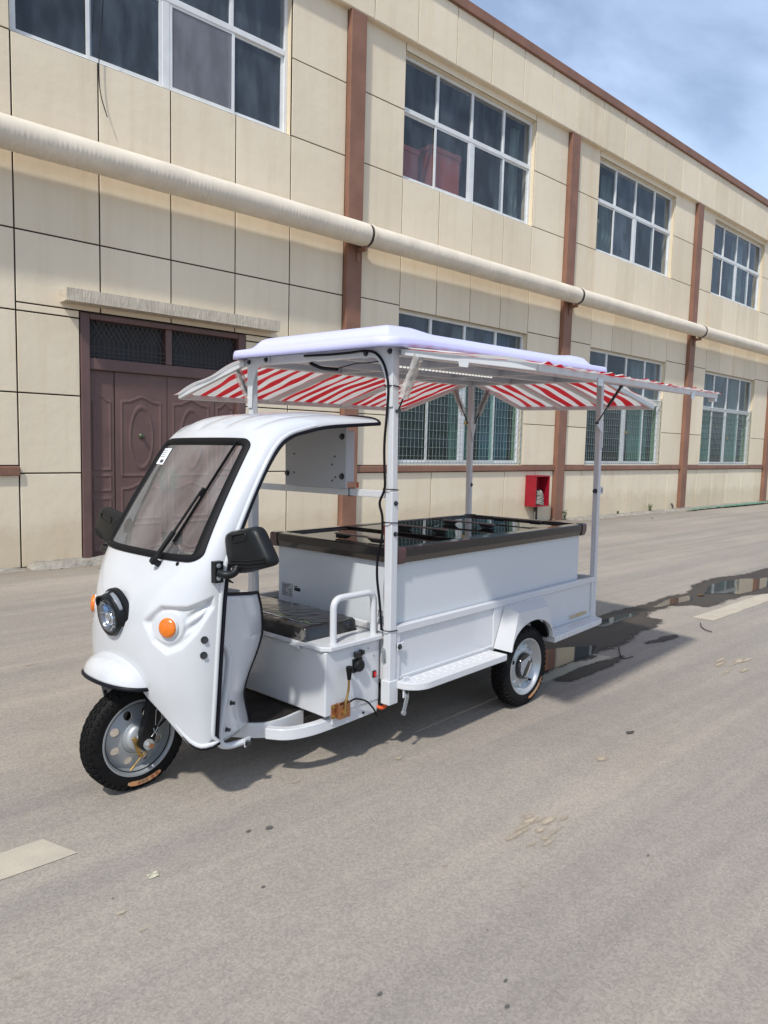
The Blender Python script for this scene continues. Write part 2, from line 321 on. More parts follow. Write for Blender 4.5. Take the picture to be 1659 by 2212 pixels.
def soften(name, lo=0.30, hi=0.62):
    """fade a ground stain into the road by its own 'soak' attribute broken up by fine noise"""
    m = MATS[name]; t = m.node_tree; b = t.nodes['Principled BSDF']; o = t.nodes['Material Output']
    at = t.nodes.new('ShaderNodeAttribute'); at.attribute_name = 'soak'
    ge = t.nodes.new('ShaderNodeNewGeometry'); n = t.nodes.new('ShaderNodeTexNoise'); n.inputs['Scale'].default_value = 16; n.inputs['Detail'].default_value = 8; n.inputs['Roughness'].default_value = 0.75
    t.links.new(ge.outputs['Position'], n.inputs['Vector'])
    ma = t.nodes.new('ShaderNodeMath'); ma.operation = 'MULTIPLY_ADD'; ma.inputs[1].default_value = 0.9; ma.inputs[2].default_value = -0.45; t.links.new(n.outputs[0], ma.inputs[0])
    ad_ = t.nodes.new('ShaderNodeMath'); ad_.operation = 'ADD'; t.links.new(ma.outputs[0], ad_.inputs[0]); t.links.new(at.outputs['Fac'], ad_.inputs[1])
    mr = t.nodes.new('ShaderNodeMapRange'); mr.interpolation_type = 'SMOOTHSTEP'; mr.inputs[1].default_value = lo; mr.inputs[2].default_value = hi; t.links.new(ad_.outputs[0], mr.inputs[0])
    tr = t.nodes.new('ShaderNodeBsdfTransparent'); ms = t.nodes.new('ShaderNodeMixShader')
    t.links.new(mr.outputs[0], ms.inputs[0]); t.links.new(tr.outputs[0], ms.inputs[1]); t.links.new(b.outputs[0], ms.inputs[2]); t.links.new(ms.outputs[0], o.inputs[0])
soften('wet_soft')
mat('water', (0.030, 0.027, 0.023), 0.015, spec=0.8, ior=1.5)
mat('dust_patch', (0.46, 0.385, 0.285), 0.95, var=0.25, vscale=14)
soften('dust_patch', 0.42, 0.98)
mat('water_edge', (0.040, 0.036, 0.031), 0.03, spec=0.8, ior=1.5); soften('water_edge', 0.38, 0.50)
mat('oil', (0.10, 0.093, 0.083), 0.7); soften('oil', 0.45, 1.0)
mat('ground_far', (0.20, 0.19, 0.17), 0.95)

# ------------------------------------------------------------------ mesh helpers
def NB(): return bmesh.new()
def bquad(bm, pts):
    return bm.faces.new([bm.verts.new(p) for p in pts])
def box(bm, lo, hi, M=None):
    x0, y0, z0 = lo; x1, y1, z1 = hi
    c = [Vector(p) for p in ((x0, y0, z0), (x1, y0, z0), (x1, y1, z0), (x0, y1, z0), (x0, y0, z1), (x1, y0, z1), (x1, y1, z1), (x0, y1, z1))]
    if M is not None: c = [M @ p for p in c]
    v = [bm.verts.new(p) for p in c]
    for f in ((3, 2, 1, 0), (4, 5, 6, 7), (0, 1, 5, 4), (1, 2, 6, 5), (2, 3, 7, 6), (3, 0, 4, 7)):
        bm.faces.new([v[i] for i in f])
    return v
def bar(bm, a, b, w, h, up=(0, 0, 1)):
    """rectangular bar from a to b, w across, h along up"""
    a, b = Vector(a), Vector(b); d = (b - a).normalized(); up = Vector(up)
    s = d.cross(up)
    if s.length < 1e-4: s = d.cross(Vector((1, 0, 0)))
    s.normalize(); u = s.cross(d).normalized()
    ring = [(-.5, -.5), (.5, -.5), (.5, .5), (-.5, .5)]
    v0 = [bm.verts.new(a + s * w * i + u * h * j) for i, j in ring]; v1 = [bm.verts.new(b + s * w * i + u * h * j) for i, j in ring]
    bm.faces.new(v0[::-1]); bm.faces.new(v1)
    for i in range(4):
        j = (i + 1) % 4; bm.faces.new((v0[i], v0[j], v1[j], v1[i]))
def fillet(pts, r, n=5, closed=False):
    """round the corners of a polyline"""
    pts = [Vector(p) for p in pts]; out = []
    N = len(pts)
    for i, p in enumerate(pts):
        if not closed and i in (0, N - 1): out.append(p); continue
        a, b = pts[i - 1], pts[(i + 1) % N]
        da, db = (a - p), (b - p); rr = min(r, da.length * .49, db.length * .49)
        s, e = p + da.normalized() * rr, p + db.normalized() * rr
        for k in range(n + 1):
            t = k / n; out.append(s * (1 - t) ** 2 + p * 2 * t * (1 - t) + e * t * t)
    return out
def tube(bm, pts, r, n=10, closed=False, cap=True, rx=None, up=None, ph=0.0):
    """sweep; r a number or list; rx (optional) second radius for an oval or band"""
    pts = [Vector(p) for p in pts]; N = len(pts); rings = []
    up = Vector(up) if up is not None else Vector((0.13, 0.27, 1)).normalized()
    prev = None
    for i, p in enumerate(pts):
        if closed: d = pts[(i + 1) % N] - pts[i - 1]
        else: d = pts[min(i + 1, N - 1)] - pts[max(i - 1, 0)]
        d.normalize()
        s = (d.cross(up) if prev is None else (prev - d * prev.dot(d)))
        if s.length < 1e-5: s = d.cross(Vector((1, 0, 0)))
        s.normalize(); u = s.cross(d); prev = s
        ri = r[i] if isinstance(r, (list, tuple)) else r
        r2 = rx if rx else ri
        rings.append([bm.verts.new(p + s * math.cos(2 * math.pi * k / n + ph) * r2 + u * math.sin(2 * math.pi * k / n + ph) * ri) for k in range(n)])
    for i in range(N if closed else N - 1):
        A, B = rings[i], rings[(i + 1) % N]
        for k in range(n): bm.faces.new((A[k], A[(k + 1) % n], B[(k + 1) % n], B[k]))
    if cap and not closed: bm.faces.new(rings[0][::-1]); bm.faces.new(rings[-1])
def lathe(bm, prof, n=48, M=None, closed=False):
    """prof: (radius, height) spun round local Z"""
    rings = []
    for r, h in prof:
        ring = [Vector((r * math.cos(2 * math.pi * k / n), r * math.sin(2 * math.pi * k / n), h)) for k in range(n)]
        if M is not None: ring = [M @ p for p in ring]
        rings.append([bm.verts.new(p) for p in ring])
    m = len(rings)
    for i in range(m if closed else m - 1):
        A, B = rings[i], rings[(i + 1) % m]
        for k in range(n): bm.faces.new((A[k], A[(k + 1) % n], B[(k + 1) % n], B[k]))
    return rings
def disc(bm, r, h, n=32, M=None):
    ring = [Vector((r * math.cos(2 * math.pi * k / n), r * math.sin(2 * math.pi * k / n), h)) for k in range(n)]
    if M is not None: ring = [M @ p for p in ring]
    bm.faces.new([bm.verts.new(p) for p in ring])
def cyl(bm, a, b, r, n=16, r2=None):
    tube(bm, [a, b], [r, r if r2 is None else r2], n)
def grid(bm, fn, nu, nv, closed_u=False):
    V = [[bm.verts.new(fn(i / nu, j / nv)) for i in range(nu + (0 if closed_u else 1))] for j in range(nv + 1)]
    n = len(V[0])
    for j in range(nv):
        for i in range(nu):
            bm.faces.new((V[j][i], V[j][(i + 1) % n], V[j + 1][(i + 1) % n], V[j + 1][i]))
    return V
def prism(bm, pts, off):
    """polygon pts swept by off"""
    off = Vector(off); a = [bm.verts.new(Vector(p)) for p in pts]; b = [bm.verts.new(Vector(p) + off) for p in pts]
    bm.faces.new(a[::-1]); bm.faces.new(b)
    for i in range(len(a)):
        j = (i + 1) % len(a); bm.faces.new((a[i], a[j], b[j], b[i]))
def hexbolt(bm, p, n, r=0.009, h=0.008):
    p, n = Vector(p), Vector(n).normalized()
    cyl(bm, p, p + n * 0.003, r * 1.45, 14); cyl(bm, p + n * 0.002, p + n * h, r, 6)
def obj(name, bm, m, parent=None, smooth=None, bevel=0.0, segs=2, solid=0.0, solid_off=-1.0):
    bmesh.ops.recalc_face_normals(bm, faces=bm.faces[:])
    me = bpy.data.meshes.new(name); bm.to_mesh(me); bm.free()
    me.materials.append(MATS[m] if isinstance(m, str) else m)
    if smooth is not None:
        me.polygons.foreach_set('use_smooth', [True] * len(me.polygons)); me.set_sharp_from_angle(angle=rad(smooth))
    o = bpy.data.objects.new(name, me); COL.objects.link(o)
    if parent is not None: o.parent = parent
    if solid: md = o.modifiers.new('solid', 'SOLIDIFY'); md.thickness = solid; md.offset = solid_off
    if bevel: md = o.modifiers.new('bevel', 'BEVEL'); md.width = bevel; md.segments = segs; md.limit_method = 'ANGLE'; md.angle_limit = rad(40); md.harden_normals = False
    return o
def split_obj(name, bm, m, parent=None, **k):
    """one object for each separate piece (touching shells, such as a bolt and its washer, stay together)"""
    bm.faces.index_update(); bm.faces.ensure_lookup_table(); seen = set(); isl = []
    for f in bm.faces:
        if f.index in seen: continue
        st = [f]; seen.add(f.index); g = []
        while st:
            q = st.pop(); g.append(q)
            for e in q.edges:
                for l in e.link_faces:
                    if l.index not in seen: seen.add(l.index); st.append(l)
        vs = [v.co for q in g for v in q.verts]
        isl.append([g, Vector((min(v.x for v in vs), min(v.y for v in vs), min(v.z for v in vs))), Vector((max(v.x for v in vs), max(v.y for v in vs), max(v.z for v in vs)))])
    merged = True
    while merged:
        merged = False
        for i in range(len(isl)):
            for j in range(i + 1, len(isl)):
                a, b = isl[i], isl[j]
                if all(a[1][t] - .001 <= b[2][t] and b[1][t] - .001 <= a[2][t] for t in range(3)):
                    isl[i] = [a[0] + b[0], Vector(map(min, a[1], b[1])), Vector(map(max, a[2], b[2]))]; isl.pop(j); merged = True; break
            if merged: break
    out = []
    for g, _, _ in isl:
        nb = bmesh.new(); mp_ = {}
        for f in g:
            nb.faces.new([mp_.setdefault(v, None) or mp_.__setitem__(v, nb.verts.new(v.co)) or mp_[v] for v in f.verts])
        out.append(obj(name, nb, m, parent, **k))
    bm.free()
    return out[0]
def empty(name, loc=(0, 0, 0), rot=(0, 0, 0)):
    o = bpy.data.objects.new(name, None); COL.objects.link(o); o.location = loc; o.rotation_euler = rot; o.empty_display_size = 0.1
    return o
def tag(o, label=None, cat=None, group=None, kind=None):
    if label: o['label'] = label
    if cat: o['category'] = cat
    if group: o['group'] = group
    if kind: o['kind'] = kind
    return o
def text_mesh(name, s, size, M, m, parent, extrude=0.0006, shear=0.0):
    cu = bpy.data.curves.new(name, 'FONT'); cu.body = s; cu.size = size; cu.extrude = extrude; cu.shear = shear; cu.resolution_u = 2
    to = bpy.data.objects.new(name + '_src', cu); COL.objects.link(to)
    dg = bpy.context.evaluated_depsgraph_get(); me = bpy.data.meshes.new_from_object(to.evaluated_get(dg))
    bpy.data.objects.remove(to); bpy.data.curves.remove(cu)
    me.name = name; me.transform(M); me.materials.clear(); me.materials.append(MATS[m])
    o = bpy.data.objects.new(name, me); COL.objects.link(o); o.parent = parent
    return o
def frame_matrix(origin, xa, ya):
    xa, ya = Vector(xa).normalized(), Vector(ya).normalized(); za = xa.cross(ya)
    M = Matrix((xa, ya, za)).transposed().to_4x4(); M.translation = Vector(origin); return M
def sstep(a, b, x):
    t = max(0.0, min(1.0, (x - a) / (b - a))); return t * t * (3 - 2 * t)
def interp(tab, x):
    if x <= tab[0][0]: return tab[0][1:]
    for a, b in zip(tab, tab[1:]):
        if x <= b[0]:
            t = (x - a[0]) / (b[0] - a[0]); return tuple(p + (q - p) * t for p, q in zip(a[1:], b[1:]))
    return tab[-1][1:]
def catmull(tab, x):
    """smooth interpolation of rows (key, values...)"""
    n = len(tab)
    if x <= tab[0][0]: return tab[0][1:]
    if x >= tab[-1][0]: return tab[-1][1:]
    for i in range(n - 1):
        if x <= tab[i + 1][0]:
            a, b = tab[i], tab[i + 1]; p = tab[max(i - 1, 0)]; q = tab[min(i + 2, n - 1)]
            h = b[0] - a[0]; t = (x - a[0]) / h; out = []
            for k in range(1, len(a)):
                ma = (b[k] - p[k]) / (b[0] - p[0]) * h; mb = (q[k] - a[k]) / (q[0] - a[0]) * h
                out.append((2 * t ** 3 - 3 * t ** 2 + 1) * a[k] + (t ** 3 - 2 * t ** 2 + t) * ma + (-2 * t ** 3 + 3 * t ** 2) * b[k] + (t ** 3 - t ** 2) * mb)
            return tuple(out)

# ================================================================== the ground
bm = NB(); bquad(bm, [(-300, -300, 0), (400, -300, 0), (400, 300, 0), (-300, 300, 0)])
tag(obj('road', bm, 'asphalt'), kind='structure')

def ragged(poly, amp, step=0.05, seed=0.0, chaikin=2):
    """closed outline: smooth, densify, roughen"""
    pts = [Vector((p[0], p[1], 0)) for p in poly]
    for _ in range(chaikin):
        q = []
        for i, p in enumerate(pts):
            n = pts[(i + 1) % len(pts)]; q += [p * .75 + n * .25, p * .25 + n * .75]
        pts = q
    out = []
    for i, p in enumerate(pts):
        n = pts[(i + 1) % len(pts)]; k = max(1, int((n - p).length / step))
        for j in range(k): out.append(p.lerp(n, j / k))
    res = []
    for p in out:
        d = noise.noise_vector(Vector((p.x * 3.1, p.y * 6.0, seed))) * amp + noise.noise_vector(Vector((p.x * 14, p.y * 22, seed + 9))) * amp * .45
        res.append((p.x + d.x * 2.2, p.y + d.y * .8))
    return res
def patch(name, poly, z, m):
    bm = NB(); f = bm.faces.new([bm.verts.new((p[0], p[1], z)) for p in poly]); bmesh.ops.triangulate(bm, faces=[f])
    return obj(name, bm, m)
def pip_sdf(P, x, y):
    d = 1e9; ins = False; n = len(P)
    for i in range(n):
        ax, ay = P[i]; bx, by = P[(i + 1) % n]; ex, ey = bx - ax, by - ay; wx, wy = x - ax, y - ay
        t = max(0, min(1, (wx * ex + wy * ey) / (ex * ex + ey * ey + 1e-12))); d = min(d, math.hypot(wx - ex * t, wy - ey * t))
        if (ay > y) != (by > y) and x < (bx - ax) * (y - ay) / (by - ay) + ax: ins = not ins
    return -d if ins else d
def soft_patch(name, poly, z, m, step, fade, seed):
    """sheet over the outline whose point attribute 'soak' runs from 1 inside to 0 outside"""
    x0, x1 = min(p[0] for p in poly) - fade, max(p[0] for p in poly) + fade; y0, y1 = min(p[1] for p in poly) - fade, max(p[1] for p in poly) + fade
    nx, ny = max(3, int((x1 - x0) / (step * 2))), max(3, int((y1 - y0) / step)); idx = {}; vs = []; so = []; fs = []; S_ = [[0] * (ny + 1) for _ in range(nx + 1)]
    for i in range(nx + 1):
        for j in range(ny + 1):
            x, y = x0 + (x1 - x0) * i / nx, y0 + (y1 - y0) * j / ny
            q = pip_sdf(poly, x, y) + fade * .55 * noise.noise((x * 2.5, y * 4, seed)) + fade * .35 * noise.noise((x * 8, y * 12, seed + 5))
            S_[i][j] = (x, y, max(0.0, min(1.0, .5 - q / (2 * fade))))
    for i in range(nx):
        for j in range(ny):
            c = [(i, j), (i + 1, j), (i + 1, j + 1), (i, j + 1)]
            if max(S_[a][b][2] for a, b in c) <= 0.02: continue
            f = []
            for k in c:
                if k not in idx:
                    idx[k] = len(vs); x, y, w = S_[k[0]][k[1]]; vs.append((x, y, z)); so.append(w)
                f.append(idx[k])
            fs.append(f)
    me = bpy.data.meshes.new(name); me.from_pydata(vs, [], fs); me.update()
    at = me.attributes.new('soak', 'FLOAT', 'POINT'); at.data.foreach_set('value', so); me.materials.append(MATS[m])
    o = bpy.data.objects.new(name, me); COL.objects.link(o); return o
def unproj(px, py, z=0.0):
    """pixel of the 1659 x 2212 working picture -> ground point (used once, to survey the stains' outlines)"""
    d = _r2 * ((px - 829.5) / 1545.39) - _u2 * ((py - 1106) / 1545.39) + _f
    t = (z - 1.6) / d.z; p = Vector((0, 0, 1.6)) + d * t; return (p.x, p.y)
def survey(pts): return [unproj(1080.1 + .34897 * a, 972.1 + .34897 * b) for a, b in pts]
wet1 = survey([(200, 1150), (590, 1030), (740, 990), (900, 960), (1060, 900), (1170, 888), (1200, 840), (1300, 800), (1500, 775), (1800, 700), (1800, 850), (1659, 890), (1500, 905), (1380, 945), (1270, 970), (1180, 960), (1050, 965), (950, 990),
               (880, 1030), (1005, 1050), (990, 1075), (890, 1120), (760, 1190), (640, 1240), (560, 1290), (450, 1310), (300, 1360), (150, 1400), (60, 1330)])
tag(soft_patch('wet_ground', wet1, .004, 'wet_soft', .03, .10, 1.0), kind='structure')
for i, pl in enumerate(([(350, 1425), (500, 1348), (640, 1310), (760, 1280), (700, 1325), (560, 1385), (430, 1432)], [(905, 1197), (1000, 1162), (1090, 1147), (1105, 1160), (1010, 1190)])):
    tag(soft_patch('wet_ground', survey(pl), .0043, 'wet_soft', .02, .06, 3.0 + i), kind='structure')
for i, pl in enumerate(([(1265, 892), (1310, 835), (1400, 812), (1500, 800), (1600, 800), (1800, 770), (1800, 815), (1659, 845), (1560, 880), (1480, 895), (1380, 890), (1300, 893)],
                        [(940, 978), (1060, 925), (1170, 905), (1190, 930), (1060, 957), (1000, 976)],
                        [(600, 1098), (600, 1060), (740, 1030), (860, 1012), (820, 1034), (720, 1072), (640, 1098)],
                        [(200, 1270), (300, 1240), (470, 1222), (595, 1216), (570, 1270), (470, 1302), (300, 1365), (180, 1400)])):
    tag(soft_patch('puddle', survey(pl), .008, 'water_edge', .02, .035, 20.0 + i), kind='structure')

# worn centre dashes
for k in range(4):
    x1 = 0.88 + 4.07 * k if k < 2 else 0.88 + 4.07 * k + 0.0
    x0 = x1 - (1.05 if k == 1 else 2.13)
    y0 = 2.675 + .014 * (x0 + 1.3)
    pl = [(x0, y0), (x1 + .05, y0 + .03), (x1 - .02, y0 + .21), (x0 - .05, y0 + .19)]
    P = []
    for i, p in enumerate(pl):
        q = pl[(i + 1) % 4]
        for j in range(24 if i % 2 == 0 else 4):
            t = j / (24 if i % 2 == 0 else 4); x = p[0] + (q[0] - p[0]) * t; y = p[1] + (q[1] - p[1]) * t
            P.append((x + .006 * noise.noise((x * 9, y * 9, 4)), y + .012 * noise.noise((x * 7, y * 9, 2))))
    tag(patch('road_marking', P, .0026, 'road_paint'), kind='structure')

# pale dusty scuffs and dark spots trodden into the road
def blotch(px, py, rx, ry, seed, name, m, z=.0045):
    x, y = unproj(px, py); P = []
    for k in range(40):
        a = 2 * math.pi * k / 40; rr = 1 + .55 * noise.noise((math.cos(a) * 1.6, math.sin(a) * 1.6, seed)) + .35 * noise.noise((math.cos(a) * 5, math.sin(a) * 5, seed + 4))
        P.append((x + rx * rr * math.cos(a), y + ry * rr * math.sin(a)))
    return tag(patch(name, P, z, m), kind='structure')
def smear(name, px, py, rx, ry, seed, m, z, fade):
    x, y = unproj(px, py); P = [(x + rx * math.cos(2 * math.pi * k / 20), y + ry * math.sin(2 * math.pi * k / 20)) for k in range(20)]
    return tag(soft_patch(name, P, z, m, max(.006, ry / 10), fade, seed), kind='structure')
rs_ = random.Random(9)
for i in range(13):
    smear('dust_scuff', 1118 + rs_.random() * 112, 1766 + rs_.random() * 72, .035 + rs_.random() * .05, .010 + rs_.random() * .016, 1.5 + i, 'dust_patch', .0040 + i * .00003, .022)
for i in range(8):
    smear('dust_scuff', 1555 + rs_.random() * 75, 1424 + rs_.random() * 26, .06 + rs_.random() * .07, .014 + rs_.random() * .02, 70.5 + i, 'dust_patch', .0040 + i * .00003, .03)
for i, (a, b, r) in enumerate(((1132, 1914, .022), (1112, 1895, .012), (65, 1437, .06), (1190, 1932, .010), (960, 1870, .016), (880, 1868, .012), (880, 1563, .05), (310, 2010, .02), (45, 2110, .05), (640, 1690, .03), (1300, 1640, .05), (1460, 1560, .04), (690, 1602 + 40, .03), (260, 1975, .018), (860, 1640, .03), (1340, 1470, .05), (1075, 1600, .03))):
    smear('dust_scuff', a, b, r, r * .55, 12.0 + i, 'dust_patch', .0048 + i * .00002, r * .8)
for i, (a, b, r) in enumerate(((537, 1797, .020), (581, 1790, .020), (1092, 2121, .011), (750, 1813, .008), (1053, 2012, .007), (568, 1918, .010), (1095, 2177, .011), (135, 1934, .006), (243, 1943, .006), (820, 2150, .012), (1400, 1850, .012), (1250, 2040, .008))):
    smear('oil_spot', a, b, r, r * .7, 50.0 + i, 'oil', .0052 + i * .00002, r * .5)

# litter
def small(name, label, cat, bm, m, **k): return tag(obj(name, bm, m, **k), label, cat)
x, y = unproj(330, 1892)
bm = NB(); bquad(bm, [(x - .020, y - .014, .002), (x + .016, y - .018, .004), (x + .020, y + .012, .005), (x - .016, y + .016, .003)])
small('paper_scrap', 'small pale patterned scrap of paper lying on the road before the front wheel', 'litter', bm, 'paper', solid=.0012, solid_off=1)
lt = (('dark dead leaf on the road right of the red hose cabinet', (1409, 1121)), ('tiny dark leaf near the puddle end, under the right building bays', (1340, 1102)), ('lone dark leaf curled beside the large puddle', (1514, 1288)))
for lab, (a, b) in lt:
    x, y = unproj(a, b); s = .045 if 'puddle' not in lab else .05
    bm = NB(); grid(bm, lambda u, v: Vector((x + (u - .5) * s * 2, y + (v - .5) * s * (1 - (2 * u - 1) ** 2) * 1.4, .012 + .014 * math.sin(u * 3.1))), 6, 2)
    small('dead_leaf', lab, 'leaf', bm, 'leaf_litter', solid=.001, solid_off=1)
tw = ((( 'thin curved dark twig on the road right of the rear wheel'), [(735 + 0, 1225), (738, 1260), (755, 1300), (790, 1295), (822, 1285)]),
      (('short straight dark twig lying on the open road below the rear wheel'), [(782, 1758), (828, 1752)]),
      (('bent wiry twig beside the second centre dash'), [(1240, 1075), (1245, 1100), (1270, 1120), (1310, 1132)]))
for lab, pl in tw:
    P = [Vector((*unproj(1080.1 + .34897 * a, 972.1 + .34897 * b), .010)) for a, b in pl]
    bm = NB(); tube(bm, fillet(P, .1), .004, 6); small('twig', lab, 'twig', bm, 'stone_dark', smooth=60)
P = [Vector((*unproj(a, b), .006)) for a, b in ((1355, 1587), (1368, 1585))]
bm = NB(); tube(bm, P, .0025, 5); small('twig', 'tiny matchstick of dark twig alone on the right of the road', 'twig', bm, 'stone_dark')

# ================================================================== the factory building
D0 = 9.103            # face of the pilasters
WL = 9.203            # face of the wall
S = 6.109; C0 = 1.491  # pilaster spacing, first pilaster
NBAY = 6
BLD = tag(empty('factory_building', (7, WL + 3, 0)), 'two storey cream rendered factory building with brown pilasters and white windows', 'building')
BINV = Matrix.Translation(-BLD.location)
def bpart(name, bm, m, parent=None, **k):
    if parent is None: bm.transform(BINV); return obj(name, bm, m, BLD, **k)
    bm.transform(BINV); return obj(name, bm, m, parent, **k)
XL, XR = -9.0, C0 + S * NBAY + 0.5
# structure behind the panels: piers, spandrels, plinth (dark in the joints), with openings left free
def cx(k): return C0 + S * k
openings = []        # (x0,x1,z0,z1)
def win_x(k): return (2.565, 6.39) if k == 0 else (cx(k) + 1.115, cx(k) + 4.80)
DOOR = (3.29, 5.65, 0.0, 3.13)
for k in range(-1, NBAY):
    a, b = win_x(k)
    openings.append((a, b, 6.13, 8.18))
    if k >= 1: openings.append((a, b, 1.23, 3.95))
openings.append(DOOR)
bm = NB()
xs = sorted(set([XL, XR] + [v for o in openings for v in o[:2]])); zs = sorted(set([-.3, 9.25] + [v for o in openings for v in o[2:]]))
for i in range(len(xs) - 1):
    for j in range(len(zs) - 1):
        mx_, mz = (xs[i] + xs[i + 1]) / 2, (zs[j] + zs[j + 1]) / 2
        if any(o[0] < mx_ < o[1] and o[2] < mz < o[3] for o in openings): continue
        bquad(bm, [(xs[i], WL + .012, zs[j]), (xs[i + 1], WL + .012, zs[j]), (xs[i + 1], WL + .012, zs[j + 1]), (xs[i], WL + .012, zs[j + 1])])
bmesh.ops.remove_doubles(bm, verts=bm.verts[:], dist=1e-4)
bpart('wall_core', bm, 'joint')
# reveals lining each opening
for (a, b, c, d) in openings:
    bm = NB(); t = .03; dp = WL + .30
    box(bm, (a - t, WL + .014, c), (a, dp, d)); box(bm, (b, WL + .014, c), (b + t, dp, d))
    box(bm, (a - t, WL + .0145, d), (b + t, dp, d + t))
    if c > .1: box(bm, (a - t, WL + .0145, c - t), (b + t, dp, c))
    bpart('reveal', bm, 'reveal')
# rendered panels, each with its own edges
G = .0075
PCOUNT = [0]
def panel(x0, x1, z0, z1, y=WL):
    if x1 - x0 < .05 or z1 - z0 < .05: return
    j = random.uniform(-.0015, .0015)
    bm = NB(); e = .004
    g = .0092 if x1 < cx(1) and z1 < 7 and y == WL else G * 1.05
    x0 += g; x1 -= g; z0 += g; z1 -= g; yb = y + .03; yf = y + j
    o = [(x0, z0), (x1, z0), (x1, z1), (x0, z1)]; i = [(x0 + e, z0 + e), (x1 - e, z0 + e), (x1 - e, z1 - e), (x0 + e, z1 - e)]
    vb = [bm.verts.new((a, yb, b)) for a, b in o]; vo = [bm.verts.new((a, yf + e, b)) for a, b in o]; vi = [bm.verts.new((a, yf, b)) for a, b in i]
    bm.faces.new(vi)
    for k in range(4):
        l = (k + 1) % 4; bm.faces.new((vo[k], vo[l], vi[l], vi[k])); bm.faces.new((vb[k], vb[l], vo[l], vo[k]))
    bpart('panel', bm, 'stucco'); PCOUNT[0] += 1
def panels_cut(x0, x1, z0, z1, hole=None):
    panel(x0, x1, z0, z1)
# bay 0 (left bay, with the door)
vx0 = [C0 + .155, 2.565, 3.55, 4.495, 5.47, 6.405, cx(1) - .155]
hz = [0.0, 1.14, 2.095, 3.045, 3.97, 6.13]
for i in range(6):
    a, b = vx0[i], vx0[i + 1]
    for j in range(5):
        c, d = hz[j], hz[j + 1]
        if d <= 3.05 or (j == 3):
            # clip against the door with its frame and lintel
            if j == 3:
                if a >= 3.5 and b <= 5.5: c = 3.13
                elif a < 3.29 < b: panel(a, 3.29, c, 3.97) if False else None
                if a < 5.65 and b > 3.29: c = 3.14
                panel(a, b, c, d); continue
            if a < 3.29 < b: panel(a, 3.29, c, d); continue
            if a < 5.65 < b: panel(5.65, b, c, d); continue
            if a >= 3.29 and b <= 5.65: continue
        if i == 0 and j == 1: c = 1.23
        panel(a, b, c, d)
panel(2.565 + .0, 3.29, 3.045, 3.14)
panel(5.65, 6.405, 3.045, 3.14)
for z0, z1 in ((6.13, 7.225), (7.225, 8.33)):
    panel(C0 + .155, 2.565, z0, z1); panel(6.405, cx(1) - .155, z0, z1)
panel(2.565, 6.405, 8.18, 8.33)
# left of the picture
for a, b in ((-4.46, -3.5), (-3.5, -2.5), (-2.5, -1.5), (-1.5, -.5), (-.5, .45), (.45, C0 - .155)):
    for c, d in ((0, 1.14), (1.23, 2.095), (2.095, 3.97), (3.97, 6.13)): panel(a, b, c, d)
for z0, z1 in ((6.13, 7.225), (7.225, 8.33)):
    panel(-4.46, -3.55, z0, z1); panel(.2, C0 - .155, z0, z1)
for k in range(1, NBAY):
    c = cx(k); a, b = win_x(k); e = cx(k + 1) - .155; s = c + .155
    for z0, z1 in ((1.23, 2.1), (2.1, 4.0), (4.0, 6.13), (6.13, 7.225), (7.225, 8.33)):
        if z0 == 4.0:
            continue
        panel(s, a, z0, z1); panel(b, e, z0, z1)
    w = (b - a) / 4; zs_ = [s] + [a + w * i for i in range(5)] + [e]
    for i in range(6): panel(zs_[i], zs_[i + 1], 4.0 if i in (0, 5) else 3.95, 6.13)
    panel(a, b, 8.18, 8.33)
    pz = [s, c + 1.0, c + 2.05, c + 3.11, c + 4.23, c + 5.3, e]
    for i in range(6): panel(pz[i], pz[i + 1], 0.0, 1.11)
# fascia with its own panels, soffit and brown capping
bm = NB(); box(bm, (XL, D0 + .014, 8.335), (XR, WL + .29, 9.28)); bpart('fascia_core', bm, 'joint')
bm = NB(); box(bm, (XL, D0 + .004, 8.305), (XR, WL + .28, 8.334)); bpart('soffit', bm, 'stucco')
x = -8.58
while x < XR - .3:
    panel(x, x + .97, 8.31, 9.29, y=D0 - .006); x += .97
bm = NB(); box(bm, (XL, D0 - .06, 9.285), (XR, D0 + .5, 9.46)); bpart('capping', bm, 'brown_paint', bevel=.01)
bm = NB(); box(bm, (XL, WL + .33, -.2), (XL + .1, WL + 8, 9.4)); box(bm, (XR - .1, WL + .33, -.2), (XR, WL + 8, 9.4)); box(bm, (XL, WL + .31, 9.0), (XR, WL + 8, 9.25)); bpart('roof_slab', bm, 'interior')
# pilasters
for k in range(-1, NBAY + 1):
    c = cx(k)
    bm = NB(); box(bm, (c - .155, D0, -.1), (c + .155, WL + .011, 8.304)); bpart('pilaster', bm, 'brown_paint', bevel=.008)
# sill bands
bands = [(-4.4, C0 - .156), (C0 + .156, 2.565)] + [(cx(k) + .156, cx(k + 1) - .156) for k in range(1, NBAY)]
for a, b in bands:
    bm = NB(); box(bm, (a, WL - .045, 1.115), (b, WL + .02, 1.225)); bpart('sill_band', bm, 'brown_paint', bevel=.012)
# dark rooms behind the glass
bm = NB(); y0, y1 = WL + .32, WL + 5.0
for z0, z1 in ((.05, 4.05), (5.1, 8.9)):
    box(bm, (XL + .2, y0, z0 - .1), (XR - .2, y1, z0)); box(bm, (XL + .2, y0, z1), (XR - .2, y1, z1 + .1)); box(bm, (XL + .2, y1, z0), (XR - .2, y1 + .1, z1))
bpart('room_shell', bm, 'interior')
for k in range(0, NBAY):
    bm = NB(); box(bm, (cx(k) - .1, y0, .06), (cx(k) + .1, y1 - .01, 4.04)); box(bm, (cx(k) - .1, y0, 5.11), (cx(k) + .1, y1 - .01, 8.89)); bpart('room_partition', bm, 'interior')

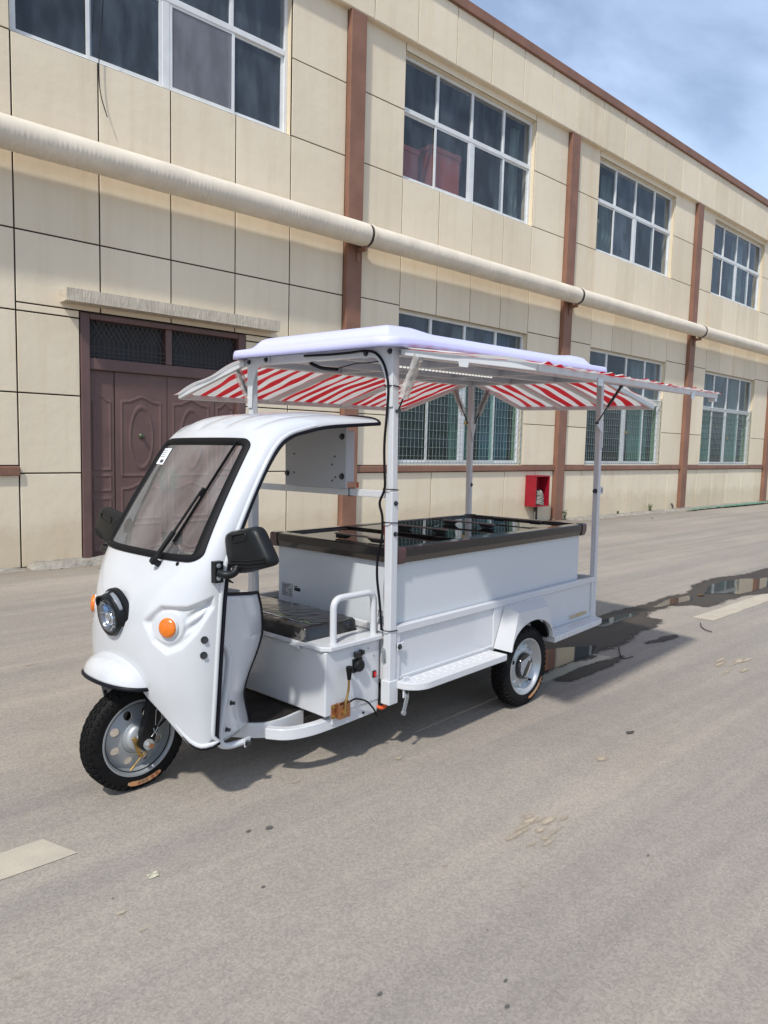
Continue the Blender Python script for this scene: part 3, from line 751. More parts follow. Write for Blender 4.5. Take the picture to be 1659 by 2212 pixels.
# windows
def window(a, b, c, d, tr, kind, seed):
    rn = random.Random(seed); Y0, Y1 = WL + .10, WL + .16
    t = .055; bm = NB()
    box(bm, (a, Y0, c), (a + t, Y1, d)); box(bm, (b - t, Y0, c), (b, Y1, d)); box(bm, (a + t, Y0 + .002, c), (b - t, Y1, c + t)); box(bm, (a + t, Y0 + .002, d - t), (b - t, Y1, d))
    box(bm, (a + t, Y0 - .003, tr - .04), (b - t, Y1, tr + .04))
    xm = [a + (b - a) * q for q in (.245, .5, .755)]
    for i, q in enumerate(xm):
        box(bm, (q - .03, Y0 + .004, tr + .04), (q + .03, Y1 - .002, d - t))
    box(bm, (xm[1] - .05, Y0 + .001, c + t), (xm[1] + .05, Y1 - .002, tr - .04))
    o = bpart('window', bm, 'window_white', bevel=.004, segs=1)
    edges = [a + t] + xm + [b - t]
    gm = {'up': 'pane', 'low': 'pane_green', 'dusty': 'pane'}[kind]
    for i in range(4):
        bm = NB(); ti = rn.uniform(-.004, .004); bquad(bm, [(edges[i] + .01, Y0 + .03 + ti, tr + .03), (edges[i + 1] - .01, Y0 + .03 - ti, tr + .03), (edges[i + 1] - .01, Y0 + .034 - ti, d - t + .01), (edges[i] + .01, Y0 + .034 + ti, d - t + .01)]); bpart('pane', bm, 'pane', o)
        # sliding sash: frame and pane, alternately in front and behind
        sy = Y0 + (.006 if i in (1, 2) else .03); xa, xb = edges[i] - (.03 if i in (2,) else 0) , edges[i + 1] + (.03 if i in (1,) else 0)
        if i == 1: xa = edges[1] - .05; xb = edges[2] - .05
        if i == 2: xa = edges[2] + .05; xb = edges[3] + .05
        if i == 0: xb = edges[1] + .02
        if i == 3: xa = edges[3] - .02
        f = .042; bm = NB()
        box(bm, (xa, sy, c + t - .01), (xa + f, sy + .022, tr - .03)); box(bm, (xb - f, sy, c + t - .01), (xb, sy + .022, tr - .03))
        box(bm, (xa + f, sy + .001, c + t - .01), (xb - f, sy + .021, c + t + f)); box(bm, (xa + f, sy + .001, tr - .03 - f), (xb - f, sy + .021, tr - .03))
        bpart('sash', bm, 'window_white', o)
        bm = NB(); ti = rn.uniform(-.003, .003); bquad(bm, [(xa + f - .005, sy + .010 + ti, c + t + f - .005), (xb - f + .005, sy + .010 - ti, c + t + f - .005), (xb - f + .005, sy + .010 - ti, tr - .03 - f + .005), (xa + f - .005, sy + .010 + ti, tr - .03 - f + .005)])
        m = gm
        if kind == 'dusty' and i == 2: m = 'pane_dusty'
        bpart('pane', bm, m, o)
    return o
for k in range(0, NBAY):
    a, b = win_x(k)
    window(a, b, 6.13, 8.18, 7.30, 'dusty' if k == 0 else 'up', 10 + k)
    if k >= 1:
        w = window(a, b, 1.23, 3.95, 2.91, 'low', 50 + k)
        # security grille, wires 5 mm thick
        bm = NB(); gy = WL + .035; z0, z1 = 1.245, 2.99; th = .0024
        box(bm, (a + .01, gy - .012, z0), (a + .035, gy + .012, z1)); box(bm, (b - .035, gy - .012, z0), (b - .01, gy + .012, z1))
        for zz in (z0 + .02, z1 - .09):
            box(bm, (a + .035, gy - .010, zz), (b - .035, gy + .006, zz + .02))
        n = 38
        for i in range(1, n):
            xx = a + .02 + (b - a - .04) * i / n + random.uniform(-.003, .003)
            box(bm, (xx - th, gy - th, z0), (xx + th, gy + th, z1))
        for i in range(1, 11):
            zz = z0 + (z1 - z0) * i / 11
            box(bm, (a + .02, gy - .013, zz - th), (b - .02, gy - .006, zz + th))
        tag(bpart('grille', bm, 'grille', w), kind='stuff')
        bm = NB(); box(bm, ((a + b) / 2 - .03, gy - .03, 2.02), ((a + b) / 2 + .05, gy - .014, 2.08)); bpart('latch', bm, 'zinc_gold', w)

# curtains and things seen through the glass
def curtain(x0, x1, z0, z1, y, m, seed, label):
    bm = NB(); n = int((x1 - x0) * 60)
    grid(bm, lambda u, v: Vector((x0 + (x1 - x0) * u, y + .045 * math.sin(u * (x1 - x0) * 38 + seed + .8 * math.sin(v * 3 + seed)) + .02 * math.sin(u * 91 + seed), z0 + (z1 - z0) * v)), n, 6)
    return tag(obj('curtain', bm, m, smooth=80), label, 'curtain')
cl = {1: [(.50, .66, 'curtain', 'grey green curtain just left of the dark blue one in the nearest grilled window'), (.74, .98, 'curtain_blue', 'dark blue curtain at the right of the nearest grilled window'), (.0, .06, 'curtain', 'narrow pale curtain at the left edge of the nearest grilled window')],
      2: [(.72, .98, 'curtain', 'pale green curtain at the right of the second grilled window'), (.02, .09, 'curtain', 'narrow green curtain at the left edge of the second grilled window')],
      3: [(.02, .26, 'curtain', 'pale curtain at the left of the third grilled window'), (.30, .44, 'curtain', 'pale curtain left of the middle in the third grilled window'), (.70, .97, 'curtain', 'pale curtain at the right of the third grilled window')],
      4: [(.05, .5, 'curtain', 'pale curtain behind the grilled window at the right picture edge')]}
for k, rows in cl.items():
    a, b = win_x(k)
    for i, (p, q, m, lab) in enumerate(rows):
        curtain(a + (b - a) * p, a + (b - a) * q, 1.0, 3.92, WL + .42, m, k * 3 + i, lab)
a, b = win_x(3)
curtain(a + (b - a) * .56, a + (b - a) * .80, 6.0, 8.1, WL + .42, 'curtain', 4, 'grey curtain in the upper window above the third grilled window')
a, b = win_x(2)
curtain(a + (b - a) * .22, a + (b - a) * .33, 6.0, 8.1, WL + .42, 'curtain', 7, 'thin curtain in the upper window above the second grilled window')
a, b = win_x(1)
curtain(a + (b - a) * .93, a + (b - a) * .985, 6.0, 8.1, WL + .42, 'curtain', 9, 'sliver of grey curtain at the right of the upper window with red cabinets')
def stored(name, x0, x1, y0, y1, z0, z1, m, label, cat):
    bm = NB(); box(bm, (x0, y0, z0), (x1, y1, z1 - .09)); box(bm, (x0 - .02, y0 - .02, z1 - .088), (x1 + .02, y1 + .02, z1)); box(bm, (x0 + .03, y0 - .012, z0 + .05), (x1 - .03, y0 - .001, z1 - .12))
    return tag(obj(name, bm, m, bevel=.012), label, cat)
stored('storage_cabinet', 9.62, 10.40, WL + .24, WL + .9, 5.11, 7.0, 'red_box', 'red cabinet right of the sash bar in the nearest upper window', 'cabinet')
stored('storage_cabinet', 8.98, 9.48, WL + .42, WL + 1.0, 5.11, 6.9, 'red_box', 'red cabinet left of the sash bar beside the green bin in the upper window', 'cabinet')
bm = NB(); lathe(bm, [(.0, 5.11), (.26, 5.11), (.28, 5.3), (.30, 6.5), (.27, 6.62), (.27, 6.85), (.22, 6.95), (.0, 6.97)], 24, Matrix.Translation((8.62, WL + .55, 0)))
tag(obj('green_bin', bm, 'green_box', smooth=40), 'green bin at the left edge of the nearest upper window', 'bin')
stored('storage_cabinet', 14.85, 15.25, WL + .24, WL + .7, 5.11, 6.95, 'tan_box', 'tan cabinet behind the left panes of the second upper window', 'cabinet')
# loose wire hanging from the upper left window
P = [Vector((3.63, WL - .02, 8.3)), Vector((3.63, WL - .03, 7.2)), Vector((3.60, WL - .03, 6.7)), Vector((3.54, WL - .04, 6.1)), Vector((3.55, WL - .05, 5.75)), Vector((3.63, WL - .07, 5.50))]
bm = NB(); tube(bm, fillet(P, .3), .006, 6); tag(obj('loose_wire', bm, 'cable', smooth=60), 'thin dark wire dangling from the upper left window', 'wire')

# door
DR = tag(empty('double_door', (4.47, WL + .1, 0)), 'brown embossed steel double door under a concrete lintel', 'door')
DI = Matrix.Translation(-DR.location)
def dpart(name, bm, m, parent=None, **k): bm.transform(DI); return obj(name, bm, m, parent or DR, **k)
x0, x1, zt = 3.295, 5.645, 3.125; f = .115
bm = NB(); ya, yb = WL - .012, WL + .16
box(bm, (x0, ya, 0), (x0 + f, yb, zt)); box(bm, (x1 - f, ya, 0), (x1, yb, zt)); box(bm, (x0 + f, ya + .002, zt - .07), (x1 - f, yb, zt)); box(bm, (x0 + f, ya + .03, 2.44), (x1 - f, yb - .002, 2.585))
box(bm, (4.425, ya + .025, 2.585), (4.515, yb - .001, zt - .07))
box(bm, (x0 + f, ya + .02, 0.0), (x1 - f, yb, .04))
dpart('door_frame', bm, 'door_brown', bevel=.012)
bm = NB(); box(bm, (x0 + f, yb + .0, 2.5), (x1 - f, yb + .02, zt)); dpart('transom_backing', bm, 'interior')
for xa, xb in ((x0 + f, 4.425), (4.515, x1 - f)):
    bm = NB(); zc, zd = 2.585, zt - .07; y = WL + .04; n = 16; r = .0055
    zm = zc + .17
    for i in range(n + 1):
        xx = xa + (xb - xa) * i / n
        bar(bm, (xx, y, zc), (xx, y, zm + .07), .009, .009)
    for j in range(3): bar(bm, (xa, y - .006, zc + .055 * (j + .6)), (xb, y - .006, zc + .055 * (j + .6)), .009, .009)
    w = (xb - xa) / n; zl = zm + .05
    for i in range(-8, n + 8):
        for sg in (1, -1):
            p = [xa + w * i, zl]; q = [xa + w * i + sg * (zd - zl) * .62, zd]
            if min(p[0], q[0]) >= xa - .001 and max(p[0], q[0]) <= xb + .001: bar(bm, (p[0], y + sg * .004, p[1]), (q[0], y + sg * .004, q[1]), .009, .009)
    tag(dpart('transom_grille', bm, 'door_grille'), kind='stuff')
# leaves: embossed sheet steel
def emb_leaf(xa, xb, za, zb, y, motifs, narrow):
    """height field: raised mouldings along given curves"""
    def h(x, z):
        H = 0.0
        for kind, *a in motifs:
            if kind == 'oval':
                cx_, cz, rx, rz = a; d = abs(math.hypot((x - cx_) / rx, (z - cz) / rz) - 1) * min(rx, rz)
            elif kind == 'ogee':   # rectangle with a cupid's bow top (up) or bottom (down)
                l, r, b, t, up = a
                u = (x - l) / (r - l)
                bow = .07 * (math.exp(-((u - .5) / .22) ** 2)) - .0
                tt = t + (bow if up > 0 else 0); bb = b - (bow if up < 0 else 0)
                dx = max(l - x, x - r); dz = max(bb - z, z - tt); d = abs(max(dx, dz)) if max(dx, dz) < .1 else 1
            else:
                l, r, b, t = a; dx = max(l - x, x - r); dz = max(b - z, z - t); d = abs(max(dx, dz))
            H = max(H, 1 - sstep(.004, .017, d))
        return H * .011
    bm = NB(); nu, nv = (26 if narrow else 64), 150
    grid(bm, lambda u, v: Vector((xa + (xb - xa) * u, y - h(xa + (xb - xa) * u, za + (zb - za) * v), za + (zb - za) * v)), nu, nv)
    return bm
ydoor = WL + .075; zb_ = .045; zt_ = 2.435
def sidemot(a, b):
    return [('ogee', a + .05, b - .05, 1.18, 2.05, 1), ('rect', a + .05, b - .05, .90, 1.10), ('rect', a + .05, b - .05, .12, .80)]
def leafmot(a, b):
    c = (a + b) / 2
    return [('ogee', a + .09, b - .09, 1.10, 2.06, 1), ('oval', c, 1.60, .155, .40), ('ogee', a + .09, b - .09, .52, .92, 1), ('ogee', a + .09, b - .09, .14, .44, -1)]
lx = [x0 + f, 3.74, 4.462, 5.18, x1 - f]
for i in range(4):
    a, b = lx[i] + .004, lx[i + 1] - .004
    bm = emb_leaf(a, b, zb_, zt_, ydoor - (.0 if i in (0, 3) else .012), sidemot(a, b) if i in (0, 3) else leafmot(a, b), i in (0, 3))
    lf = dpart('door_leaf', bm, 'door_brown', smooth=50)
bm = NB(); box(bm, (x0 + f, ydoor + .01, .042), (x1 - f, ydoor + .03, 2.44)); dpart('door_backing', bm, 'door_grille')
for i in (1, 2):
    a, b = lx[i], lx[i + 1]; c = (a + b) / 2; y = ydoor - .016
    bm = NB(); lathe(bm, [(.0, .05), (.02, .048), (.026, .03), (.016, .018), (.036, .01), (.04, .0)], 20, Matrix.Translation((c, y, 1.62)) @ Matrix.Rotation(rad(90), 4, 'X')); dpart('door_knocker', bm, 'bronze', smooth=50)
    hx = b - .075 if i == 1 else a + .075; s = -1 if i == 1 else 1
    bm = NB(); box(bm, (hx - .032, y - .016, .90), (hx + .032, y - .001, 1.19)); P = [Vector((hx, y - .01, 1.09)), Vector((hx, y - .06, 1.09)), Vector((hx + s * .13, y - .06, 1.085))]
    tube(bm, fillet(P, .02), .009, 8); cyl(bm, (hx, y - .012, 1.0), (hx, y - .03, 1.0), .014, 12)
    dpart('door_handle', bm, 'bronze', smooth=40)
LN = NB(); box(LN, (3.06, WL - .24, 3.205), (6.085, WL - .002, 3.355))
bmesh.ops.subdivide_edges(LN, edges=LN.edges[:], cuts=30, use_grid_fill=True)
for v in LN.verts:
    d = noise.noise(v.co * 9) * .006 + noise.noise(Vector((v.co.x * 40, v.co.y * 3, v.co.z * 5))) * .005
    v.co.y += d; v.co.z += d * .6
tag(obj('door_lintel', LN, 'rough_render', smooth=35), 'rough cream concrete lintel above the brown double door', 'lintel')

# pipe along the wall
PY, PZ = 8.925, 4.905
PIPE = tag(empty('insulated_pipe', (7, PY, PZ)), 'long cream lagged pipe running across the factory wall on brackets', 'pipe')
PI_ = Matrix.Translation(-PIPE.location)
def ppart(name, bm, m, **k): bm.transform(PI_); return obj(name, bm, m, PIPE, **k)
def pipe_run(xa, xb, r):
    bm = NB(); n = max(8, int((xb - xa) / .0145)); seg = 40
    def fn(u, v):
        x = xa + (xb - xa) * v; a = 2 * math.pi * u
        low = sstep(.30, -.25, math.sin(a))       # drips and trowel rings on the underside
        w = (abs(math.sin(x * 58 + 2.5 * noise.noise((x * 3, math.cos(a) * 2, 3)))) ** .6 - .6 + .7 * noise.noise((x * 45, math.cos(a) * 2.5, 1)))
        rr = r + .0072 * w * low * (.35 + .65 * sstep(-.3, .5, noise.noise((x * .8, 3.3, 1)))) + .004 * noise.noise((x * 1.3, a, 7))
        return Vector((x, PY + rr * math.cos(a), PZ + rr * math.sin(a)))
    grid(bm, fn, seg, n, closed_u=True)
    ppart('pipe_section', bm, 'pipe_wrap', smooth=70)
runs = [(-4.5, cx(1) + .06, .178), (cx(1) + .12, cx(2) + .02, .168), (cx(2) + .08, cx(3) + .02, .164), (cx(3) + .08, cx(4), .162), (cx(4) + .06, cx(5), .162)]
for a, b, r in runs: pipe_run(a, b, r)
for k in range(1, 5):
    c = cx(k) + (.09 if k == 1 else .05)
    Mx = Matrix.Translation((c, PY, PZ)) @ Matrix.Rotation(rad(90), 4, 'Y')
    bm = NB(); lathe(bm, [(.150, -.045), (.168, -.045), (.172, .0), (.168, .045), (.150, .045)], 36, Mx); ppart('clamp_band', bm, 'pipe_ring', smooth=40)
    bm = NB(); lathe(bm, [(.15, .030), (.181, .030), (.183, .075), (.168, .08)], 36, Mx); ppart('collar', bm, 'pipe_wrap', smooth=40)
    bm = NB(); box(bm, (c - .055, PY - .03, 4.66), (c - .005, D0 - .002, 4.72)); box(bm, (c - .055, PY - .03, 4.72), (c - .005, PY, 4.75)); box(bm, (c - .06, D0 - .02, 4.52), (c, D0 - .003, 4.74)); ppart('bracket', bm, 'brown_paint')

# hose cabinet on the plinth
HC = tag(empty('hose_cabinet', (12.4, WL - .13, .36)), 'open red metal fire hose cabinet fixed low on the factory wall', 'cabinet')
HI = Matrix.Translation(-HC.location)
x0, x1, z0, z1 = 12.55, 13.05, .36, 1.02; y0, y1 = WL - .28, WL - .004
bm = NB(); t = .025
box(bm, (x0, y0, z0), (x0 + t, y1, z1)); box(bm, (x1 - t, y0, z0), (x1, y1, z1)); box(bm, (x0 + t, y0 + .001, z0), (x1 - t, y1, z0 + t)); box(bm, (x0 + t, y0 + .001, z1 - t), (x1 - t, y1, z1)); box(bm, (x0 + t, y1 - t, z0 + t), (x1 - t, y1 - .002, z1 - t))
bm.transform(HI); obj('cabinet_body', bm, 'red_metal', HC, bevel=.004)
bm = NB(); box(bm, (x1 + .002, y0 + .10, .6), (x1 + .03, y0 + .15, .66)); tube(bm, [(x1 + .03, y0 + .12, .63), (x1 + .08, y0 + .12, .63)], .022, 10); bm.transform(HI); obj('valve_stub', bm, 'steel_dark', HC)
bm = NB()
for i in range(9):
    z = z0 + .05 + .032 * i; w = .17 - .012 * i
    P = [Vector((12.80 + w * math.cos(a) + .02 * math.sin(3 * i), y0 + .13 + .09 * math.sin(a), z + .02 * math.sin(a * 2 + i))) for a in [2 * math.pi * q / 20 for q in range(20)]]
    tube(bm, P, .028, 8, closed=True)
tag(obj('fire_hose', bm, 'hose', smooth=60), 'flat grey canvas hose coiled inside the red cabinet', 'hose')
bm = NB(); tube(bm, fillet([Vector((12.86, WL - .1, .34)), Vector((12.86, WL - .1, .2)), Vector((12.93, WL - .06, .02))], .05), .022, 8); tube(bm, [(12.8, WL - .1, .33), (12.8, WL - .1, .24)], .03, 8)
bm.transform(HI); obj('feed_pipe', bm, 'stone_dark', HC, smooth=50)

# broken concrete kerb at the foot of the wall
def kerb(name, xa, xb, ya, yb, h, seed, m, label):
    bm = NB(); n = int((xb - xa) / .06)
    def fn(u, v):
        x = xa + (xb - xa) * u; yy = yb + (ya - yb) * v
        fr = sstep(0, .04, u) * sstep(1, .96, u); e = .06 * noise.noise((x * 2.3, seed, 1)) + .03 * noise.noise((x * 9, seed, 3))
        prof = h * (1 - sstep(.62, 1.0, v)) * fr
        return Vector((x, yy + e * v, prof * (.8 + .5 * noise.noise((x * 4, yy * 5, seed))) - .015 * (v > .99) + .012 * noise.noise((x * 22, yy * 22, seed)) * (v < .99)))
    grid(bm, fn, n, 10)
    return tag(obj(name, bm, m, smooth=40), label, 'kerb')
kerb('concrete_kerb', 2.62, 3.62, WL - .30, WL + .01, .085, 2, 'kerb_concrete', 'broken rough concrete kerb left of the brown door')
kerb('concrete_kerb', -3, 2.58, WL - .22, WL + .01, .03, 4, 'kerb_concrete', 'worn flat concrete strip at the foot of the far left wall')
kerb('concrete_kerb', 5.7, 13.4, WL - .16, WL + .01, .03, 6, 'kerb_concrete', 'low concrete edging behind the vehicle as far as the red cabinet')
kerb('concrete_kerb', 14.0, 25.6, WL - .42, WL + .01, .04, 8, 'kerb_concrete', 'pale crumbling concrete edging along the wall right of the vehicle')
pl = [(18.9, WL - .62), (20.5, WL - .56), (22.5, WL - .66), (24.6, WL - .60), (26.4, WL - .5), (26.4, WL - .36), (24, WL - .42), (21.5, WL - .40), (19.4, WL - .44)]
tag(patch('green_paint_spill', ragged(pl, .05, seed=44), .052, 'green_paint'), kind='structure')
bm = NB(); rg_ = random.Random(21)
for i in range(420):
    x = rg_.uniform(2.3, 25.5); y = WL - .02 - abs(rg_.gauss(0, .22)); q = rg_.uniform(.006, .022) * (1.6 if rg_.random() < .06 else 1)
    if 3.3 < x < 5.6: y -= .05
    T = Matrix.Translation((x, y, q * .3 + (.02 if y > WL - .15 else 0))) @ Matrix.Rotation(rg_.uniform(0, 6.28), 4, 'Z') @ Matrix.Rotation(rg_.uniform(0, 1), 4, 'X')
    v_ = [bm.verts.new(T @ Vector(p)) for p in ((-q, 0, 0), (0, -q * .7, 0), (q, 0, 0), (0, q * .8, 0), (0, 0, q * .6), (0, 0, -q * .5))]
    for a, b in ((0, 1), (1, 2), (2, 3), (3, 0)): bm.faces.new((v_[a], v_[b], v_[4])); bm.faces.new((v_[b], v_[a], v_[5]))
tag(obj('grit', bm, 'kerb_concrete'), 'loose grit and small stones swept against the foot of the wall', 'grit', kind='stuff')
# weeds
def weed(x, y, h, n, seed, label):
    rn = random.Random(seed); r = empty('weed', (x, y, 0)); tag(r, label, 'weed')
    bm = NB()
    for i in range(n):
        a = rn.uniform(0, 6.28); l = h * rn.uniform(.5, 1.1); lean = rn.uniform(.1, .7); p = Vector((rn.uniform(-.05, .05), rn.uniform(-.03, .03), .0)); d = Vector((math.cos(a) * lean, math.sin(a) * lean * .6, 1)).normalized()
        tube(bm, [p, p + d * l * .5, p + d * l + Vector((0, 0, -.01))], .0025, 4)
    obj('stem', bm, 'leaf', r)
    bm = NB()
    for i in range(n * 9):
        a = rn.uniform(0, 6.28); l = rn.uniform(.2, 1.0) * h; rr = rn.uniform(.0, .6) * l * .8; c = Vector((math.cos(a) * rr, math.sin(a) * rr * .6, l)); s = rn.uniform(.012, .03)
        q = Matrix.Rotation(rn.uniform(0, 6.28), 3, 'Z') @ Matrix.Rotation(rn.uniform(-1, 1), 3, 'X')
        bquad(bm, [c + q @ Vector(v) for v in ((-s, 0, 0), (0, -s * .5, .004), (s * 1.2, 0, 0), (0, s * .5, .004))])
    obj('leaves', bm, 'leaf', r)
for x, y, h, n, lab in ((13.93, WL - .12, .22, 9, 'green weed beside the brown pilaster behind the freezer corner'), (15.1, WL - .14, .14, 7, 'small weed at the wall foot just left of the rear post'), (16.25, WL - .12, .10, 5, 'tiny weed at the wall foot just right of the rear post'), (17.85, WL - .14, .22, 8, 'bushy weed in the wall edging under the second grilled window')):
    weed(x, y, h, n, int(x * 10), lab)
bm = NB(); tube(bm, [(19.2, WL - .12, 0), (19.22, WL - .10, .1)], .02, 7); tube(bm, [(19.22, WL - .10, .1), (19.27, WL - .04, .16)], .028, 7)
tag(obj('drain_stub', bm, 'stone_dark', smooth=50), 'short dark drain stub beside the third pilaster foot', 'pipe')

# ================================================================== the vending tricycle
VEH = tag(empty('cargo_tricycle', (2.447, 2.575, 0), (-0.017, 0, rad(4.58))), 'white electric cargo tricycle with a canopy roof and three raised red striped awnings', 'tricycle')
SPLIT = {'stile', 'bottom_rail', 'fairing_trim', 'gusset_bolt', 'shell_bolt', 'post_bolt', 'panel_bolt', 'tab_bolt', 'frame_bolt', 'edge_trim', 'cable_tie', 'awning_catch', 'hand_grip', 'strut_end', 'latch_ear', 'strut_bracket',
         'cap_blade', 'gear_bolt', 'rivet', 'guard_bolt', 'arm_bolt', 'mirror_rib', 'cheek_plate', 'reflector_fin', 'fork_graphic', 'seat_stripe', 'orange_lead', 'orange_clip', 'chassis_rail', 'film_tuft', 'wiring_cable'}
def vp(name, bm, m, parent=None, **k): return (split_obj if name in SPLIT else obj)(name, bm, m, parent or VEH, **k)
L, WD, CY = 2.267, 1.187, 0.60

# ---- cab shell
ROWS = [(0, -1.06, .22, -.935, .22, .44, 2.6), (1, -1.105, .40, -.928, .40, .45, 2.5), (2, -1.15, .55, -.922, .55, .458, 2.4), (3, -1.170, .70, -.912, .70, .46, 2.4), (4, -1.156, .85, -.90, .85, .46, 2.4),
        (5, -1.115, .96, -.888, .96, .46, 2.6), (6, -1.052, 1.06, -.865, 1.07, .46, 3.0), (7, -.985, 1.165, -.808, 1.20, .457, 3.2), (8, -.90, 1.30, -.73, 1.36, .453, 3.2), (9, -.80, 1.455, -.655, 1.49, .45, 3.2),
        (10, -.705, 1.60, -.585, 1.578, .446, 3.1), (11, -.635, 1.678, -.515, 1.624, .443, 2.9), (12, -.53, 1.724, -.42, 1.65, .44, 2.8), (13, -.37, 1.748, -.29, 1.675, .44, 2.8), (14, -.17, 1.758, -.10, 1.692, .44, 2.8), (15, .05, 1.752, .07, 1.706, .44, 2.8)]
def surf(s, v):
    Sx, Sz, Ex, Ez, hw, n = catmull(ROWS, v)
    a = min(1.0, abs(s) / hw); b = 1 - max(0.0, 1 - a ** n) ** (1 / n)
    return Vector((Sx + (Ex - Sx) * b, CY - s, Sz + (Ez - Sz) * b))     # s > 0 is the near side
def snormal(s, v):
    hw = catmull(ROWS, v)[4]; e = .004; s = max(-hw * .985, min(hw * .985, s))
    du = surf(s + e, v) - surf(s - e, v); dv = surf(s, min(15, v + .03)) - surf(s, max(0, v - .03))
    n = du.cross(dv); n.normalize()
    return -n if n.dot(Vector((-1, 0, .6))) < 0 and abs(s) < hw * .8 else (n if n.dot(surf(s, v) - Vector((-.4, CY, .9))) > 0 else -n)
def v_at_z(z):
    lo, hi = 0.0, 6.0
    for _ in range(30):
        m_ = (lo + hi) / 2
        if catmull(ROWS, m_)[1] < z: lo = m_
        else: hi = m_
    return lo
ZB = [(0, .535), (.19, .53), (.27, .455), (.34, .365), (.37, .325), (.395, .300), (.42, .289), (.44, .290), (.452, .305), (.46, .335)]
WING = [(.42, .83), (.61, .902), (1.01, .905), (1.40, .945), (1.42, .90), (1.2, .80), (.99, .735), (.77, .705), (.57, .75)]
def poly_sdf(P, x, y, kx):
    d = 1e9; ins = False; n = len(P)
    for i in range(n):
        ax, ay = P[i][0] * kx, P[i][1]; bx, by = P[(i + 1) % n][0] * kx, P[(i + 1) % n][1]
        ex, ey = bx - ax, by - ay; wx, wy = x * kx - ax, y - ay
        t = max(0, min(1, (wx * ex + wy * ey) / (ex * ex + ey * ey))); d = min(d, math.hypot(wx - ex * t, wy - ey * t))
        if (ay > y) != (by > y) and x * kx < (bx - ax) * (y - ay) / (by - ay) + ax: ins = not ins
    return -d if ins else d
WB, WT = 6.26, 10.10            # windscreen rows
def ws_metric(s, v):
    w = (v - WB) / (WT - WB); h = .402 + (.356 - .402) * w
    return s / h * .36, (w - .5) * .60
def ws_point(X, Zm):
    w = Zm / .60 + .5; h = .402 + (.356 - .402) * w
    return X / .36 * h, WB + w * (WT - WB)
def rrect(X, Z, hx=.36, hz=.30, r=.055):
    qx, qz = abs(X) - hx + r, abs(Z) - hz + r
    return math.hypot(max(qx, 0), max(qz, 0)) + min(max(qx, qz), 0) - r
def relief(s, v, t):
    """embossing of the moulding, metres along the normal"""
    d = 0.0; z = catmull(ROWS, v)[1]
    if 2.4 < v < 6:
        q = poly_sdf(WING, abs(t), z, .30)
        d -= .021 * sstep(.005, -.017, q)
        g = math.hypot((abs(t) - .755) * .30, z - .815); d += .010 * sstep(.080, .064, g)
        # feathers behind the lamp
        if q < 0 and abs(t) > .95: d += .006 * math.sin((z - .80 - (abs(t) - .9) * .16) * 120) * sstep(.0, -.03, q) * sstep(.95, 1.1, abs(t))
    if v < 3.2:
        # swelling that carries the wheel arch
        e = abs(s) - .25; d += .012 * math.exp(-(e / .10) ** 2) * sstep(3.2, 2.0, v)
    if v > 10.4:
        f = sstep(10.4, 11.6, v) * sstep(15, 14, v)
        d += .015 * f * (abs(math.sin(s / .105 * math.pi / 2 + math.pi / 2)) ** .7 - .6) * sstep(.42, .33, abs(s))
    return d
NU, NV = 210, 280
bm = NB(); uvs = {}
VV = []
for i in range(NU + 1):
    t = (i / NU * 2 - 1) * math.pi / 2 * .9999; col_ = []
    sa = math.sin(abs(t)); 
    hw0 = catmull(ROWS, 2)[4]; s0 = hw0 * sa ** (2 / 2.5)
    vb = v_at_z(interp(ZB, s0)[0])
    for j in range(NV + 1):
        v = vb + (15 - vb) * (j / NV)
        hw, n = catmull(ROWS, v)[4:6]
        s = math.copysign(hw * sa ** (2 / n), t)
        p = surf(s, v); r_ = relief(s, v, t)
        if abs(r_) > 1e-5: p = p + snormal(s, v) * r_
        vt = bm.verts.new(p); uvs[vt] = (s, v); col_.append(vt)
    VV.append(col_)
for i in range(NU):
    for j in range(NV):
        q = (VV[i][j], VV[i + 1][j], VV[i + 1][j + 1], VV[i][j + 1])
        sm = sum(uvs[w_][0] for w_ in q) / 4; vm = sum(uvs[w_][1] for w_ in q) / 4
        if WB - .3 < vm < WT + .3 and rrect(*ws_metric(sm, vm)) < -.014: continue
        bm.faces.new(q)
bmesh.ops.delete(bm, geom=[w_ for w_ in bm.verts if not w_.link_faces], context='VERTS')
CAB = vp('cab_shell', bm, 'cab_white', smooth=60, solid=.005, solid_off=-1)
# windscreen seal and glass
def loop_pts(off, n=160):
    """points of the rounded rectangle grown by off, at equal angles of travel"""
    hx, hz, r = .36 + off, .30 + off, max(.012, .055 + off); P = []
    segs = [((hx, -hz + r), (hx, hz - r)), 'a', ((hx - r, hz), (-hx + r, hz)), 'b', ((-hx, hz - r), (-hx, -hz + r)), 'c', ((-hx + r, -hz), (hx - r, -hz)), 'd']
    cen = {'a': (hx - r, hz - r, 0), 'b': (-hx + r, hz - r, 90), 'c': (-hx + r, -hz + r, 180), 'd': (hx - r, -hz + r, 270)}
    for sg in segs:
        if isinstance(sg, str):
            x_, z_, a0 = cen[sg]
            for k in range(8): a = rad(a0 + 90 * k / 8); P.append((x_ + r * math.cos(a), z_ + r * math.sin(a)))
        else:
            (xa, za), (xb, zb) = sg
            for k in range(14): P.append((xa + (xb - xa) * k / 14, za + (zb - za) * k / 14))
    return P
bm = NB(); rings = []
for off, h in ((.008, -.004), (.007, .007), (-.006, .0125), (-.026, .010), (-.036, .002), (-.036, -.006)):
    ring = []
    for X, Z_ in loop_pts(off):
        s, v = ws_point(X, Z_); ring.append(bm.verts.new(surf(s, v) + snormal(s, v) * h))
    rings.append(ring)
for a, b in zip(rings, rings[1:]):
    n = len(a)
    for k in range(n): bm.faces.new((a[k], a[(k + 1) % n], b[(k + 1) % n], b[k]))
vp('windscreen_seal', bm, 'black_rubber', CAB, smooth=50)
